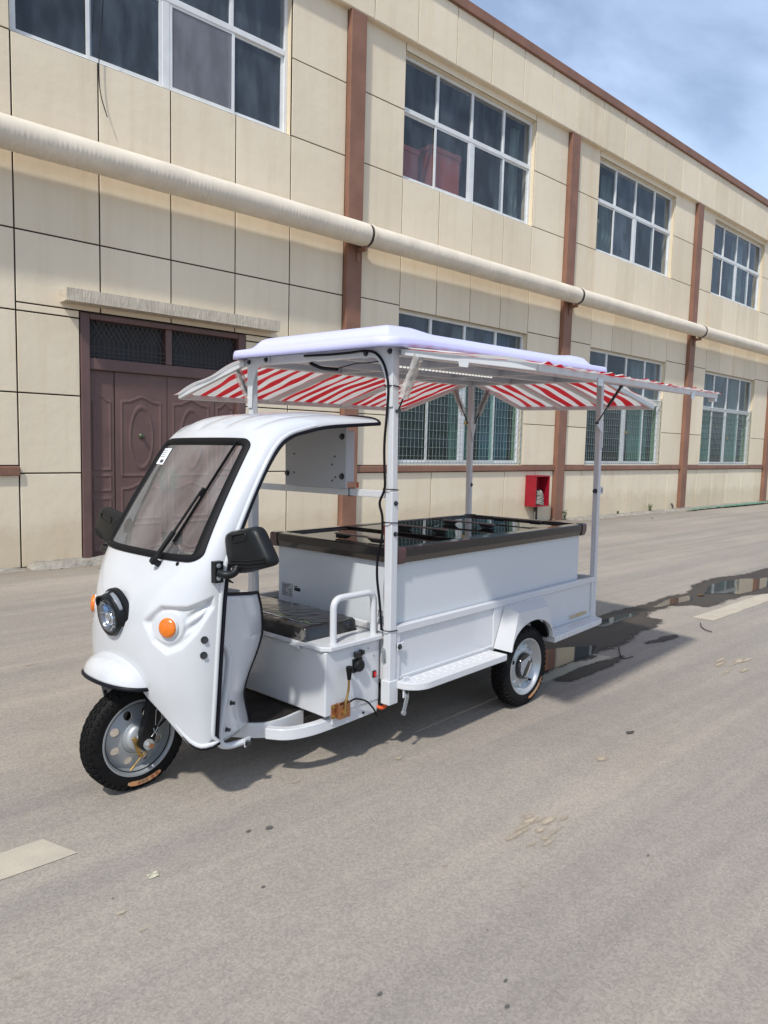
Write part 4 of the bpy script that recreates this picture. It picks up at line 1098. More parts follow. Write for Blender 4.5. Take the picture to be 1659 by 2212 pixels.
bm = NB(); rings = []
for q in range(11):
    ring = []
    for X, Z_ in loop_pts(-.034):
        f = q / 10; s, v = ws_point(X * f, Z_ * f)
        ring.append(bm.verts.new(surf(s, v) + snormal(s, v) * -.001) if q else None)
    rings.append(ring)
cv = bm.verts.new(surf(*ws_point(0, 0)))
n = len(rings[1])
for k in range(n): bm.faces.new((cv, rings[1][k], rings[1][(k + 1) % n]))
for a, b in zip(rings[1:], rings[2:]):
    for k in range(n): bm.faces.new((a[k], b[k], b[(k + 1) % n], a[(k + 1) % n]))
vp('windscreen', bm, 'windscreen', CAB, smooth=80)
# small data sticker, upper far corner of the glass
def ws_patch(X0, X1, Z0, Z1, h, name, m, skew=0.0):
    bm = NB(); grid(bm, lambda u, w: (lambda sv: surf(*sv) + snormal(*sv) * h)(ws_point(X0 + (X1 - X0) * u + skew * w, Z0 + (Z1 - Z0) * w)), 4, 6); return vp(name, bm, m, CAB)
ws_patch(-.316, -.236, .155, .240, .003, 'sticker', 'label_white')
for i in range(4): ws_patch(-.308, -.270 + .012 * (i % 2), .225 - .011 * i, .229 - .011 * i, .0042, 'sticker_print', 'label_grey')
for i in range(7): ws_patch(-.285 + .0055 * i, -.2825 + .0055 * i + .001 * (i % 3), .164, .180, .0042, 'sticker_print', 'label_print')
# black edging along the door openings and the roof tail
LOWER = []
bm = NB()
for sg in (1, -1):
    P = []
    for j in range(90):
        v = v_at_z(.335) + (15 - v_at_z(.335)) * j / 89; hw = catmull(ROWS, v)[4]; P.append(surf(sg * hw * .9999, v) + Vector((.004, 0, -.002)))
    low = [surf(sg * q, v_at_z(interp(ZB, q)[0])) + Vector((.006, 0, -.004)) for q in (.33, .36, .385, .405, .42, .432, .442, .450)]
    LOWER.append((sg, low)); tube(bm, low + P, .0092, 8)
P = []
for k in range(41):
    t = (k / 40 * 2 - 1) * math.pi / 2; hw, n = ROWS[-1][5], ROWS[-1][6]; P.append(surf(math.copysign(hw * abs(math.sin(t)) ** (2 / n), t) * .9999, 15) + Vector((.003, 0, 0)))
tube(bm, P, .008, 8)
vp('edge_trim', bm, 'black_trim', CAB, smooth=60)
for sg, low in LOWER:
    P = [p_ + Vector((-.004, -sg * .004, .014)) for p_ in low]
    for j in range(70):
        v = v_at_z(.335) + (12.6 - v_at_z(.335)) * j / 69; hw = catmull(ROWS, v)[4]; q = surf(sg * hw * .9999, v); d_ = (surf(sg * hw * .985, v) - q).normalized()
        P.append(q + d_ * .017 + Vector((0, -sg * .0015, 0)))
    bm = NB(); tube(bm, P, .0105, 8); vp('rolled_edge', bm, 'cab_white', CAB, smooth=70)
bm = NB()
for z in (.765, .70):
    s = .447; v = v_at_z(z); hexbolt(bm, surf(s, v), snormal(s, v), .011, .012)
    hexbolt(bm, surf(-s, v), snormal(-s, v), .011, .012)
vp('shell_bolt', bm, 'steel_dark', CAB)
s, v = .30, 6.12
bm = NB(); p, n_ = surf(s, v), snormal(s, v); cyl(bm, p - n_ * .002, p + n_ * .002, .009, 16); vp('grommet', bm, 'black_rubber', CAB)
# wiper
def wpt(X, Z_, h):
    s, v = ws_point(X, Z_); return surf(s, v) + snormal(s, v) * h
WI = NB(); base = wpt(.165, -.338, .0); n0 = snormal(*ws_point(.165, -.338))
cyl(WI, base - n0 * .01, base + n0 * .035, .014, 16); cyl(WI, base + n0 * .03, base + n0 * .045, .018, 16, .013)
knee = wpt(.245, .03, .032)
bar(WI, wpt(.17, -.335, .036), wpt(.205, -.16, .034), .020, .012, n0); bar(WI, wpt(.205, -.16, .034), knee, .011, .007, n0)
WIP = vp('wiper', WI, 'black_plastic', smooth=40)
WI = NB(); P = [wpt(.205 + (.292 - .205) * k / 12, -.205 + (.272 + .205) * k / 12, .016) for k in range(13)]
tube(WI, P, .005, 6, rx=.008); box(WI, (-.02, -.008, -.006), (.02, .008, .016), frame_matrix(knee - n0 * .016, P[8] - P[4], n0.cross(P[8] - P[4])))
tube(WI, [p_ - n0 * .006 for p_ in P], .003, 6)
vp('wiper_blade', WI, 'black_rubber', WIP, smooth=40)

def scuff(s0, s1, z0, z1, name):
    bm = NB(); grid(bm, lambda u, w: (lambda q, v: surf(q, v) + snormal(q, v) * .0012)(s0 + (s1 - s0) * u, v_at_z(z0 + (z1 - z0) * (w if u < .5 else w * .6 + .2))), 10, 2); vp(name, bm, 'scuff', CAB, smooth=70)
scuff(.335, .375, .598, .601, 'scuff_mark'); scuff(.300, .318, .475, .481, 'scuff_mark')
# ---- headlight
hc = surf(0, v_at_z(.83)); ax = Vector((-1, 0, -.10)).normalized()
MH = Matrix.Translation(hc + ax * -.012) @ ax.to_track_quat('Z', 'Y').to_matrix().to_4x4()
bm = NB(); lathe(bm, [(.114, -.01), (.114, .010), (.106, .013), (.100, .015), (.095, .036), (.090, .050), (.080, .051), (.074, .042), (.070, .020), (.0005, .012)], 48, MH)
HL = vp('headlight', bm, 'black_plastic', smooth=40)
bm = NB()    # grey cheek plates and the peak
for a0, a1 in ((20, 82), (200, 255), (285, 335), (98, 160)):
    grid(bm, lambda u, v: MH @ Vector(((.1015 - .006 * v) * math.cos(rad(a0 + (a1 - a0) * u)), (.1015 - .006 * v) * math.sin(rad(a0 + (a1 - a0) * u)), .018 + .020 * v * (1 - .35 * abs(2 * u - 1)))), 10, 4)
vp('cheek_plate', bm, 'grey_plastic', HL, smooth=50, solid=.003, solid_off=1)
bm = NB(); up_local = (MH.to_3x3().inverted() @ Vector((0, 0, 1))); a_up = math.degrees(math.atan2(up_local.y, up_local.x))
grid(bm, lambda u, v: MH @ Vector((.0935 * math.cos(rad(a_up - 75 + 150 * u)), .0935 * math.sin(rad(a_up - 75 + 150 * u)), .046 + .026 * v * math.sin(math.pi * u) ** .8)), 24, 3)
vp('peak', bm, 'black_plastic', HL, smooth=50, solid=.004)
bm = NB(); lathe(bm, [(.080, .047), (.070, .055), (.050, .061), (.025, .064), (.0005, .065)], 40, MH); vp('lens', bm, 'clear_lens', HL, smooth=60)
bm = NB(); lathe(bm, [(.0735, .046), (.066, .030), (.050, .018), (.0005, .013)], 36, MH); vp('reflector_bowl', bm, 'bowl', HL, smooth=60)
bm = NB()
lathe(bm, [(.034, .015), (.034, .044), (.030, .049), (.026, .042), (.0005, .034)], 28, MH @ Matrix.Translation((.012, -.012, 0))); vp('projector', bm, 'chrome', HL, smooth=40)
bm = NB(); lathe(bm, [(.020, .012), (.020, .038), (.012, .044), (.0005, .046)], 20, MH @ Matrix.Translation((-.030, .024, 0))); vp('projector', bm, 'lamp_blue', HL, smooth=40)
bm = NB()
for k in range(8):
    a = 2 * math.pi * k / 8; bar(bm, MH @ Vector((.045 * math.cos(a), .045 * math.sin(a), .018)), MH @ Vector((.072 * math.cos(a), .072 * math.sin(a), .040)), .010, .003)
vp('reflector_fin', bm, 'chrome', HL)
# ---- turn signals
for sg in (1, -1):
    s = .338 * sg; v = v_at_z(.815); p, n_ = surf(s, v), (snormal(s, v) + Vector((-.25, 0, 0))).normalized()
    M_ = Matrix.Translation(p - n_ * .016) @ n_.to_track_quat('Z', 'Y').to_matrix().to_4x4()
    bm = NB(); lathe(bm, [(.046, -.01), (.046, .009), (.0435, .012), (.0005, .010)], 32, M_); TS = vp('turn_signal', bm, 'cab_white', smooth=40)
    bm = NB(); lathe(bm, [(.0415, .010), (.0415, .018), (.039, .0225), (.027, .0270), (.012, .0290), (.0005, .0295)], 36, M_); vp('amber_lens', bm, 'amber', TS, smooth=50)

# ---- front mudguard peak
bm = NB(); rimP = []
def fen(u, w):
    a = (u * 2 - 1) * math.pi / 2
    sa, ca = math.sin(a), max(0.0, math.cos(a))
    R_ = Vector((-1.105 - .160 * ca ** .75, CY - .238 * math.copysign(abs(sa) ** .9, sa), .538 + .018 * ca))
    J = Vector((-1.100 - .055 * ca, CY - .222 * math.copysign(abs(sa) ** .95, sa), .545 + .105 * ca ** .8))
    K = Vector((R_.x * .92 + J.x * .08, (R_.y + J.y) / 2, J.z * .82 + R_.z * .18 + .012 * ca))
    return J * (1 - w) ** 2 + K * 2 * w * (1 - w) + R_ * w * w
grid(bm, fen, 48, 14)
FEN = vp('front_mudguard', bm, 'cab_white', smooth=70, solid=.004)
bm = NB(); tube(bm, [fen(k / 60, 1) + Vector((0, 0, -.004)) for k in range(61)], .009, 8); vp('mudguard_trim', bm, 'black_trim', FEN, smooth=60)

# ---- wheels
def tyre_mesh(r, hw, seed):
    bm = NB(); k = r / .25
    prof = [(.160 * k, -.036), (.172 * k, -.046), (.188 * k, -hw * .96), (.206 * k, -hw), (.224 * k, -hw * .96), (.238 * k, -hw * .80), (.2455 * k, -hw * .5), (.247 * k, 0)]
    prof = prof + [(a, -b) for a, b in prof[-2::-1]]
    lathe(bm, prof, 72)
    rn = random.Random(seed); n = 46
    for row, (z, w, off) in enumerate(((-hw * .74, .016, 0), (-hw * .40, .013, .5), (0, .012, .25), (hw * .40, .013, .5), (hw * .74, .016, 0))):
        rr = (.2405 if abs(z) > hw * .6 else .2475) * k
        for i in range(n):
            a = 2 * math.pi * (i + off) / n; sk = .22 * (1 if row % 2 else -1)
            M_ = Matrix.Rotation(a, 4, 'Z') @ Matrix.Translation((rr, 0, z)) @ Matrix.Rotation(sk, 4, 'X') @ Matrix.Rotation((-.65 if z > 0 else .65) * (abs(z) > hw * .6), 4, 'Y')
            box(bm, (-.006, -.0105, -w * .5), (.0040, .0105, w * .5), M_)
            if abs(z) > hw * .6: box(bm, (-.006, -.004, -w * .95 if z < 0 else w * .3), (.0025, .005, -w * .3 if z < 0 else w * .95), M_)
    for i in range(30):
        a = rn.uniform(0, 6.28); q = rn.uniform(.200, .232) * k
        M_ = Matrix.Rotation(a, 4, 'Z') @ Matrix.Translation((q, 0, -hw * .985)); box(bm, (-.006, -.0006, -.003), (.006, .0006, .001), M_)
    return bm
def holed_disc(bm, r0, r1, nh, hr, h0, h1, zoff=0.0):
    """annulus between r0 and r1 with nh round holes, dished from h0 to h1"""
    seg = 2 * math.pi / nh; rm = (r0 + r1) / 2; N = 24
    def hh(r): return h0 + (h1 - h0) * (r - r0) / (r1 - r0)
    for k in range(nh):
        ca = seg * (k + .5); inner, outer = [], []
        for i in range(N):
            a = 2 * math.pi * i / N; c, s_ = math.cos(a), math.sin(a)
            m_ = max(abs(c), abs(s_)); qx, qa = c / m_, s_ / m_
            r = rm + qx * (r1 - r0) / 2; th = ca + qa * seg / 2
            outer.append((r * math.cos(th), r * math.sin(th), hh(r)))
            x, y = rm + hr * c, hr * s_; inner.append((x * math.cos(ca) - y * math.sin(ca), x * math.sin(ca) + y * math.cos(ca), hh(rm + hr * c) - .002))
        vi = [bm.verts.new(p) for p in inner]; vo = [bm.verts.new(p) for p in outer]; vr = [bm.verts.new((p[0], p[1], p[2] + .010)) for p in inner]
        for i in range(N):
            j = (i + 1) % N; bm.faces.new((vi[i], vi[j], vo[j], vo[i])); bm.faces.new((vr[i], vr[j], vi[j], vi[i]))
    bmesh.ops.remove_doubles(bm, verts=bm.verts[:], dist=2e-4)
def arc_label(bm, r0, r1, a0, a1, z, n=20):
    for i in range(n):
        f = lambda q: min(1, 3 * q ** .5, 3 * (1 - q) ** .5) if 0 < q < 1 else .55
        def pt(q, sgn):
            a = rad(a0 + (a1 - a0) * q); m_ = (r0 + r1) / 2; r = m_ + sgn * (r1 - r0) / 2 * min(1, f(q)); return (r * math.cos(a), r * math.sin(a), z)
        bquad(bm, [pt(i / n, -1), pt((i + 1) / n, -1), pt((i + 1) / n, 1), pt(i / n, 1)])
# wheel local frame: Z axis points to the far side, X = vehicle x, Y = down... near face is at negative Z
def wheel_matrix(x, y, z, turn=0.0): return Matrix.Translation((x, y, z)) @ Matrix.Rotation(turn, 4, 'Z') @ Matrix.Rotation(rad(-90), 4, 'X')
MF = wheel_matrix(-1.075, CY, .252, rad(0))
bm = NB(); n = 56
lathe(bm, [(.176, -.044), (.1765, -.050), (.170, -.050), (.160, -.040), (.155, -.020), (.150, -.012), (.148, .03), (.165, .04), (.176, .046)], n)
holed_disc(bm, .078, .149, 8, .0200, -.030, -.008)
lathe(bm, [(.078, -.026), (.070, -.034), (.064, -.036)], n)
bm.transform(MF); FW = vp('front_wheel', bm, 'galvanised', smooth=40)
bm = tyre_mesh(.243, .050, 1); bm.transform(MF); vp('tyre', bm, 'tyre', FW, smooth=35)
bm = NB(); lathe(bm, [(.064, -.0), (.064, -.040), (.058, -.052), (.050, -.056), (.022, -.058), (.020, -.070), (.014, -.072), (.0005, -.072)], 40); lathe(bm, [(.05, .0), (.05, .045), (.02, .05), (.0005, .05)], 30)
bm.transform(MF); vp('drum_hub', bm, 'drum_grey', FW, smooth=40)
bm = NB(); arc_label(bm, .196, .218, 62, 108, -.0535); bm.transform(MF); vp('tyre_label', bm, 'label_orange', FW)
def wheel_text(M_, s, r, a_deg, size, m, parent, z):
    a = rad(a_deg); o = Vector((r * math.cos(a), r * math.sin(a), z)); tang = Vector((math.sin(a), -math.cos(a), 0)); radial = Vector((-math.cos(a), -math.sin(a), 0))
    return text_mesh('label_lettering', s, size, M_ @ frame_matrix(o, tang, radial), m, parent, .0003)
for i, ch in enumerate('东岳') : wheel_text(MF, ch, .214, 70 + 7 * i, .019, 'label_red', FW, -.0545)
for i, ch in enumerate('三个月') : wheel_text(MF, ch, .213, 84 + 5.5 * i, .014, 'label_red', FW, -.0545)
bm = NB(); Mz = lambda p: MF @ Vector(p)
bar(bm, Mz((-.035, -.005, -.062)), Mz((-.010, .075, -.066)), .018, .004, MF.to_3x3() @ Vector((0, 0, 1))); cyl(bm, Mz((-.035, -.005, -.05)), Mz((-.035, -.005, -.075)), .010, 12); cyl(bm, Mz((-.010, .072, -.06)), Mz((-.010, .072, -.085)), .009, 12)
tube(bm, [Mz((.012, .058, -.078)), Mz((-.010, .075, -.078)), Mz((-.05, .112, -.078))], .0035, 8); cyl(bm, Mz((-.046, .108, -.078)), Mz((-.064, .124, -.078)), .006, 8)
vp('brake_lever', bm, 'zinc_gold', FW, smooth=40)
# fork
FK = None
for sg in (-1, 1):
    ya = CY + sg * .080; bm = NB()
    pl = [(-1.096, .222), (-1.080, .204), (-1.045, .204), (-1.028, .240), (-1.000, .310), (-.965, .400), (-.925, .60), (-1.025, .60), (-1.048, .47), (-1.068, .36), (-1.094, .290)]
    prism(bm, [(x_, ya - .018, z_) for x_, z_ in pl], (0, .036, 0))
    o = vp('fork_leg', bm, 'black_plastic', bevel=.006)
    if FK is None: FK = o
    bm = NB(); yy = ya + sg * .019
    for lp in ([(-1.022, .375), (-1.010, .395), (-.995, .395), (-.995, .335), (-1.012, .308), (-1.026, .312)],): tube(bm, [(x_, yy, z_) for x_, z_ in lp], .0016, 5, closed=True)
    for lp in ([(-1.046, .262), (-1.030, .280), (-1.036, .300)], [(-1.020, .262), (-1.026, .280), (-1.012, .300)]): tube(bm, [(x_, yy, z_) for x_, z_ in lp], .0022, 5)
    vp('fork_graphic', bm, 'silver', o)
bm = NB(); cyl(bm, (-1.062, CY - .125, .232), (-1.062, CY - .070, .232), .010, 12); cyl(bm, (-1.062, CY - .106, .232), (-1.062, CY - .098, .232), .024, 20); cyl(bm, (-1.062, CY - .118, .232), (-1.062, CY - .106, .232), .016, 6); cyl(bm, (-1.062, CY + .070, .232), (-1.062, CY + .115, .232), .012, 12)
vp('axle', bm, 'silver', FW, smooth=40)
bm = NB(); cyl(bm, (-1.062, CY - .132, .232), (-1.062, CY - .118, .232), .011, 6); vp('axle_nut', bm, 'copper_plate', FW)
bm = NB(); box(bm, (-1.02, CY - .10, .585), (-.91, CY + .10, .66)); cyl(bm, (-.965, CY, .60), (-.80, CY, 1.06), .024, 14); tube(bm, fillet([Vector((-1.03, CY - .09, .28)), Vector((-.93, CY - .10, .36)), Vector((-.88, CY - .1, .42))], .03), .006, 6)
vp('steering_column', bm, 'black_plastic', smooth=40)
bm = NB(); tube(bm, fillet([Vector((-.72, CY - .34, 1.10)), Vector((-.74, CY - .20, 1.11)), Vector((-.79, CY - .08, 1.06)), Vector((-.79, CY + .08, 1.06)), Vector((-.74, CY + .20, 1.11)), Vector((-.72, CY + .34, 1.10))], .05), .013, 10)
HB = vp('handlebar', bm, 'chrome', smooth=60)
bm = NB()
for sg in (-1, 1): cyl(bm, (-.735, CY + sg * .22, 1.108), (-.70, CY + sg * .36, 1.10), .020, 14); box(bm, (-.80, CY + sg * .19 - .03, 1.09), (-.72, CY + sg * .19 + .03, 1.15))
vp('hand_grip', bm, 'black_rubber', HB, smooth=40)
bm = NB(); grid(bm, lambda u, v: Vector((-.98 + .20 * v + .02 * math.sin(u * math.pi), CY - .36 + .72 * u, 1.02 + .035 * math.sin(v * math.pi) - .05 * v)), 16, 6); vp('dashboard', bm, 'black_plastic', smooth=60, solid=.004)
bm = NB(); lathe(bm, [(.055, .0), (.055, .05), (.048, .055), (.0005, .05)], 24, Matrix.Translation((-.86, CY + .04, 1.04)) @ Matrix.Rotation(rad(35), 4, 'Y')); vp('gauge', bm, 'black_gloss', smooth=40)

def rear_wheel(y, near):
    sg = 1 if near else -1
    M_ = Matrix.Translation((1.158, y, .246)) @ Matrix.Rotation(rad(-90 if near else 90), 4, 'X')
    bm = NB(); lathe(bm, [(.176, -.044), (.1765, -.052), (.170, -.052), (.160, -.038), (.154, -.022), (.146, -.016), (.140, -.010), (.136, -.006), (.128, -.008), (.112, -.022), (.094, -.028), (.086, -.026), (.0005, -.024)], 64)
    lathe(bm, [(.150, -.016), (.150, .04), (.176, .048)], 48)
    for k in range(9):
        a = 2 * math.pi * k / 9 + .2; T = Matrix.Translation((.121 * math.cos(a), .121 * math.sin(a), -.011)); lathe(bm, [(.021, .004), (.017, -.008), (.010, -.0125), (.0005, -.0125)], 14, T)
    bm.transform(M_); o = vp('rear_wheel', bm, 'silver', smooth=45)
    bm = tyre_mesh(.25, .055, 3); bm.transform(M_); vp('tyre', bm, 'tyre', o, smooth=35)
    bm = NB(); lathe(bm, [(.084, -.022), (.084, -.034), (.078, -.048), (.070, -.050), (.0005, -.052)], 40); bm.transform(M_); vp('hub_cap', bm, 'black_gloss', o, smooth=40)
    bm = NB(); lathe(bm, [(.013, -.0272), (.0005, -.0275)], 16, Matrix.Translation((.118 * math.cos(3.5), .118 * math.sin(3.5), 0))); bm.transform(M_); vp('vent_hole', bm, 'black_rubber', o)
    bm = NB(); box(bm, (.075, .100, -.034), (.086, .112, -.010)); cyl(bm, (.08, .105, -.04), (.08, .105, -.01), .006, 8); bm.transform(M_); vp('valve', bm, 'black_rubber', o)
    # silver blades and lettering on the cap
    bm = NB()
    for pl in ([(-.060, -.030), (-.045, -.040), (.0, -.050), (.040, -.066), (.058, -.048), (.050, -.042), (.012, -.022), (-.020, .012), (-.048, .050), (-.062, .020)], [(-.020, .066), (.010, .056), (.042, .020), (.066, -.012), (.069, .012), (.050, .050), (.020, .070)]):
        prism(bm, [(a_, b_, -.0535) for a_, b_ in pl], (0, 0, .004))
    bm.transform(M_); vp('cap_blade', bm, 'label_grey', o)
    if near:
        for i, (ch, px_, py_) in enumerate((('S', .036, -.026), ('臨', .020, -.006), ('田', .006, .010), ('頭', -.008, .026), ('达', -.024, .044))):
            text_mesh('cap_lettering', ch, .024, M_ @ frame_matrix((px_, py_, -.0545), (.7, -.7, 0), (-.7, -.7, 0)), 'rim_reflect_beige' if i else 'label_white', o, .0003)
        bm = NB(); arc_label(bm, .196, .217, 30, 82, -.0565); bm.transform(M_); vp('tyre_label', bm, 'label_orange', o)
        for i, ch in enumerate('东岳') : wheel_text(M_, ch, .213, 36 + 6 * i, .017, 'label_red', o, -.0572)
    return o
rear_wheel(-.045, True); rear_wheel(WD + .045, False)
bm = NB(); cyl(bm, (1.158, 0.02, .25), (1.158, WD - .02, .25), .035, 16); lathe(bm, [(.0005, -.14), (.09, -.12), (.11, -.05), (.11, .05), (.09, .12), (.0005, .14)], 24, Matrix.Translation((1.158, .5, .25)) @ Matrix.Rotation(rad(90), 4, 'X'))
for y in (.18, WD - .18): bar(bm, (.72, y, .30), (1.62, y, .30), .05, .03); bar(bm, (.85, y, .275), (1.47, y, .275), .05, .016)
vp('rear_axle', bm, 'black_rubber', smooth=40)

# ---- chassis, floor
CH = []
bm = NB()
for y in (.20, WD - .20): bar(bm, (-.36, y + (.10 if y < .6 else -.10), .25), (.02, y, .31), .04, .06); bar(bm, (.02, y, .325), (2.2, y, .325), .05, .06)
for x_ in (.1, .7, 1.6, 2.18): bar(bm, (x_, .06, .335), (x_, WD - .06, .335), .04, .04)
vp('chassis_rail', bm, 'black_plastic')
skirt = fillet([Vector((-.86, .74, 0)), Vector((-.845, .60, 0)), Vector((-.80, .53, 0)), Vector((-.735, .435, 0)), Vector((-.66, .325, 0)), Vector((-.59, .252, 0)), Vector((-.50, .238, 0)), Vector((-.35, .262, 0))], .08, 6)
full = skirt[::-1]; far = [Vector((p_.x, 2 * CY - p_.y, 0)) for p_ in skirt if p_.y < .6]; outline = [p_ for p_ in full] + far
bm = NB(); prism(bm, [(p_.x, p_.y, .195) for p_ in outline], (0, 0, .072)); FL = vp('floor_pan', bm, 'white_paint', smooth=30)
bm = NB(); f_ = .96; prism(bm, [(-.6 + (p_.x + .6) * .965, CY + (p_.y - CY) * .955, .268) for p_ in outline], (0, 0, .006)); vp('floor_mat', bm, 'floor_mat', FL)
for sg in (1, -1):
    bm = NB(); P = fillet([Vector((-.60, .235, .232)), Vector((-.55, .150, .232)), Vector((-.44, .105, .236)), Vector((-.25, .092, .243)), Vector((-.02, .090, .250))], .09, 6)
    P = [Vector((p_.x, p_.y if sg > 0 else 2 * CY - p_.y, p_.z)) for p_ in P]
    tube(bm, P, .037, 4, up=(0, 0, 1), rx=.030, ph=math.pi / 4)
    vp('side_rail', bm, 'white_paint', smooth=30, bevel=.003)
    # bent guard tube behind the shell edge
    G_ = [Vector((-.905, .2, .745)), Vector((-.852, .2, .70)), Vector((-.838, .2, .645)), Vector((-.849, .2, .55)), Vector((-.872, .2, .434)), Vector((-.893, .2, .315)), Vector((-.885, .2, .262)), Vector((-.84, .2, .245)), Vector((-.755, .2, .243))]
    G_ = [Vector((p_.x, p_.y if sg > 0 else 2 * CY - p_.y, p_.z)) for p_ in fillet(G_, .04, 5)]
    bm = NB(); tube(bm, G_, .015, 10, rx=.020); o = vp('guard_tube', bm, 'white_paint', smooth=60)
    yb = .2 if sg > 0 else 2 * CY - .2
    bm = NB(); box(bm, (-.770, yb - .022 * sg - .003, .226), (-.740, yb - .022 * sg + .003, .268)); hexbolt(bm, (-.755, yb - .026 * sg, .242), (0, -sg, 0), .010, .010); vp('guard_bracket', bm, 'white_paint', o)
bm = NB(); hexbolt(bm, (-.755, .174, .242), (0, -1, 0), .011, .012); hexbolt(bm, (-.835, .19, .445), (.6, -1, 0), .008, .02); hexbolt(bm, (-.86, .19, .33), (.6, -1, 0), .008, .02); vp('guard_bolt', bm, 'steel_dark')
# inner fairing (knee shield)
TT = [(.269, -.637), (.33, -.652), (.397, -.667), (.441, -.665), (.517, -.636), (.58, -.603), (.64, -.576), (.69, -.562), (.74, -.561), (.788, -.564), (.84, -.574), (.877, -.586)]
def fairing(u, w):
    z = .272 + (.885 - .272) * w; tx = catmull([(a, b) for a, b in TT], z)[0]
    Fp = Vector((-.93, .205, z)); Tp = Vector((tx, .33, z)); K = Vector(((-.93 + tx) / 2 + .02, .215 - .03 * math.sin(w * 3.0), z))
    p_ = Fp * (1 - u) ** 2 + K * 2 * u * (1 - u) + Tp * u * u
    p_.z += .055 * (1 - u) * w ** 3
    return p_
bm = NB(); grid(bm, fairing, 18, 34); grid(bm, lambda u, w: (lambda q: Vector((q.x, 2 * CY - q.y, q.z)))(fairing(u, w)), 18, 34)
grid(bm, lambda u, w: (lambda q: Vector((q.x - .035 * math.sin(u * math.pi), q.y + (2 * CY - 2 * q.y) * u, q.z)))(fairing(1, w)), 14, 34)
FA = vp('inner_fairing', bm, 'cab_white', smooth=60, solid=.004)
bm = NB()
for sg in (1, -1):
    P = [fairing(u / 14, 1) for u in range(14)] + [fairing(1, 1 - k / 40) for k in range(41)]
    tube(bm, [Vector((p_.x + .004, p_.y if sg > 0 else 2 * CY - p_.y, p_.z + .002)) for p_ in P], .0085, 8)
vp('fairing_trim', bm, 'black_trim', FA, smooth=60)

# ---- seat box
x0, x1, y0, y1 = -.382, -.008, .066, WD - .066
bm = NB(); box(bm, (x0, y0, .287), (x1, y1, .604)); SB = vp('seat_box', bm, 'white_paint', bevel=.006)
bm = NB(); box(bm, (x0 + .05, y0 + .004, .235), (x1, y0 + .03, .288)); vp('box_skirt', bm, 'white_paint', SB, bevel=.003)
bm = NB(); pl = [(x0 - .014, y1), (x0 - .014, y0 + .02), (x0 + .02, y0 - .018), (x1 + .004, y0 - .018), (x1 + .004, y1)]; prism(bm, [(a, b, .607) for a, b in pl], (0, 0, .024)); vp('seat_lid', bm, 'white_paint', SB, bevel=.005)
bm = NB(); box(bm, (x0 - .020, .235, .592), (x0 - .0145, .295, .622)); cyl(bm, (x0 - .024, .235, .606), (x0 - .024, .295, .606), .008, 10); vp('hinge', bm, 'white_paint', SB, smooth=40)
bm = NB()
def cush(u, v, top):
    x_ = -.392 + .362 * u; y_ = .205 + .80 * v
    ex = min(u, 1 - u) * .362; ey = min(v, 1 - v) * .80; e = min(ex, ey)
    dz = .066 * (1 - (1 - min(1, e / .022)) ** 2.2) ** .5 + .012 * math.sin(u * math.pi) * math.sin(v * math.pi)
    wr = .0035 * (1 - abs(noise.noise((x_ * 7, y_ * 16 + x_ * 9, 2.0)))) ** 3 + .0012 * noise.noise((x_ * 25, y_ * 18, 5))
    return Vector((x_, y_, .632 + (dz + wr if e > .004 else 0)))
grid(bm, lambda u, v: cush(u, v, True), 44, 80)
bmesh.ops.contextual_create(bm, geom=[e for e in bm.edges if e.is_boundary]) if False else None
SE = vp('seat_cushion', bm, 'seat_film', smooth=70)
bm = NB()
for xx, wd, m_ in ((-.335, .012, 0),): grid(bm, lambda u, v: cush((xx + wd * u + .392) / .362, .12 + .78 * v, True) + Vector((0, 0, .0018)), 2, 50)
vp('seat_piping', bm, 'label_grey', SE)
bm = NB(); grid(bm, lambda u, v: cush((-.318 + .016 * u + .392) / .362, .05 + (.10 if False else .35) * v, True) + Vector((0, 0, .0016)), 2, 30); grid(bm, lambda u, v: cush((-.318 + .012 * u + .392) / .362, .62 + .25 * v, True) + Vector((0, 0, .0016)), 2, 24); vp('seat_stripe', bm, 'seat_green', SE)
# clear film corner tuft
bm = NB(); rn = random.Random(3)
for i in range(7):
    c = Vector((-.395, .215, .64)); d = Vector((rn.uniform(-.05, .01), rn.uniform(-.05, .01), rn.uniform(-.01, .05))); e_ = Vector((rn.uniform(-.03, .03), rn.uniform(-.03, .03), rn.uniform(-.01, .04)))
    bm.faces.new([bm.verts.new(c + q) for q in (Vector(), d, d + e_, e_)])
for i in range(5):
    c = Vector((-.05, .195, .645)); d = Vector((rn.uniform(-.02, .05), rn.uniform(-.06, 0), rn.uniform(-.01, .03))); e_ = Vector((rn.uniform(-.03, .05), rn.uniform(-.03, .01), rn.uniform(-.005, .03)))
    bm.faces.new([bm.verts.new(c + q) for q in (Vector(), d, d + e_, e_)])
vp('film_tuft', bm, 'bubble_film', SE)
for yy in (.100, WD - .100):
    bm = NB(); tube(bm, fillet([Vector((-.302, yy, .628)), Vector((-.302, yy, .848)), Vector((-.02, yy, .848)), Vector((-.02, yy, .628))], .055, 8), .0172, 14); o = vp('armrest', bm, 'white_paint', smooth=60)
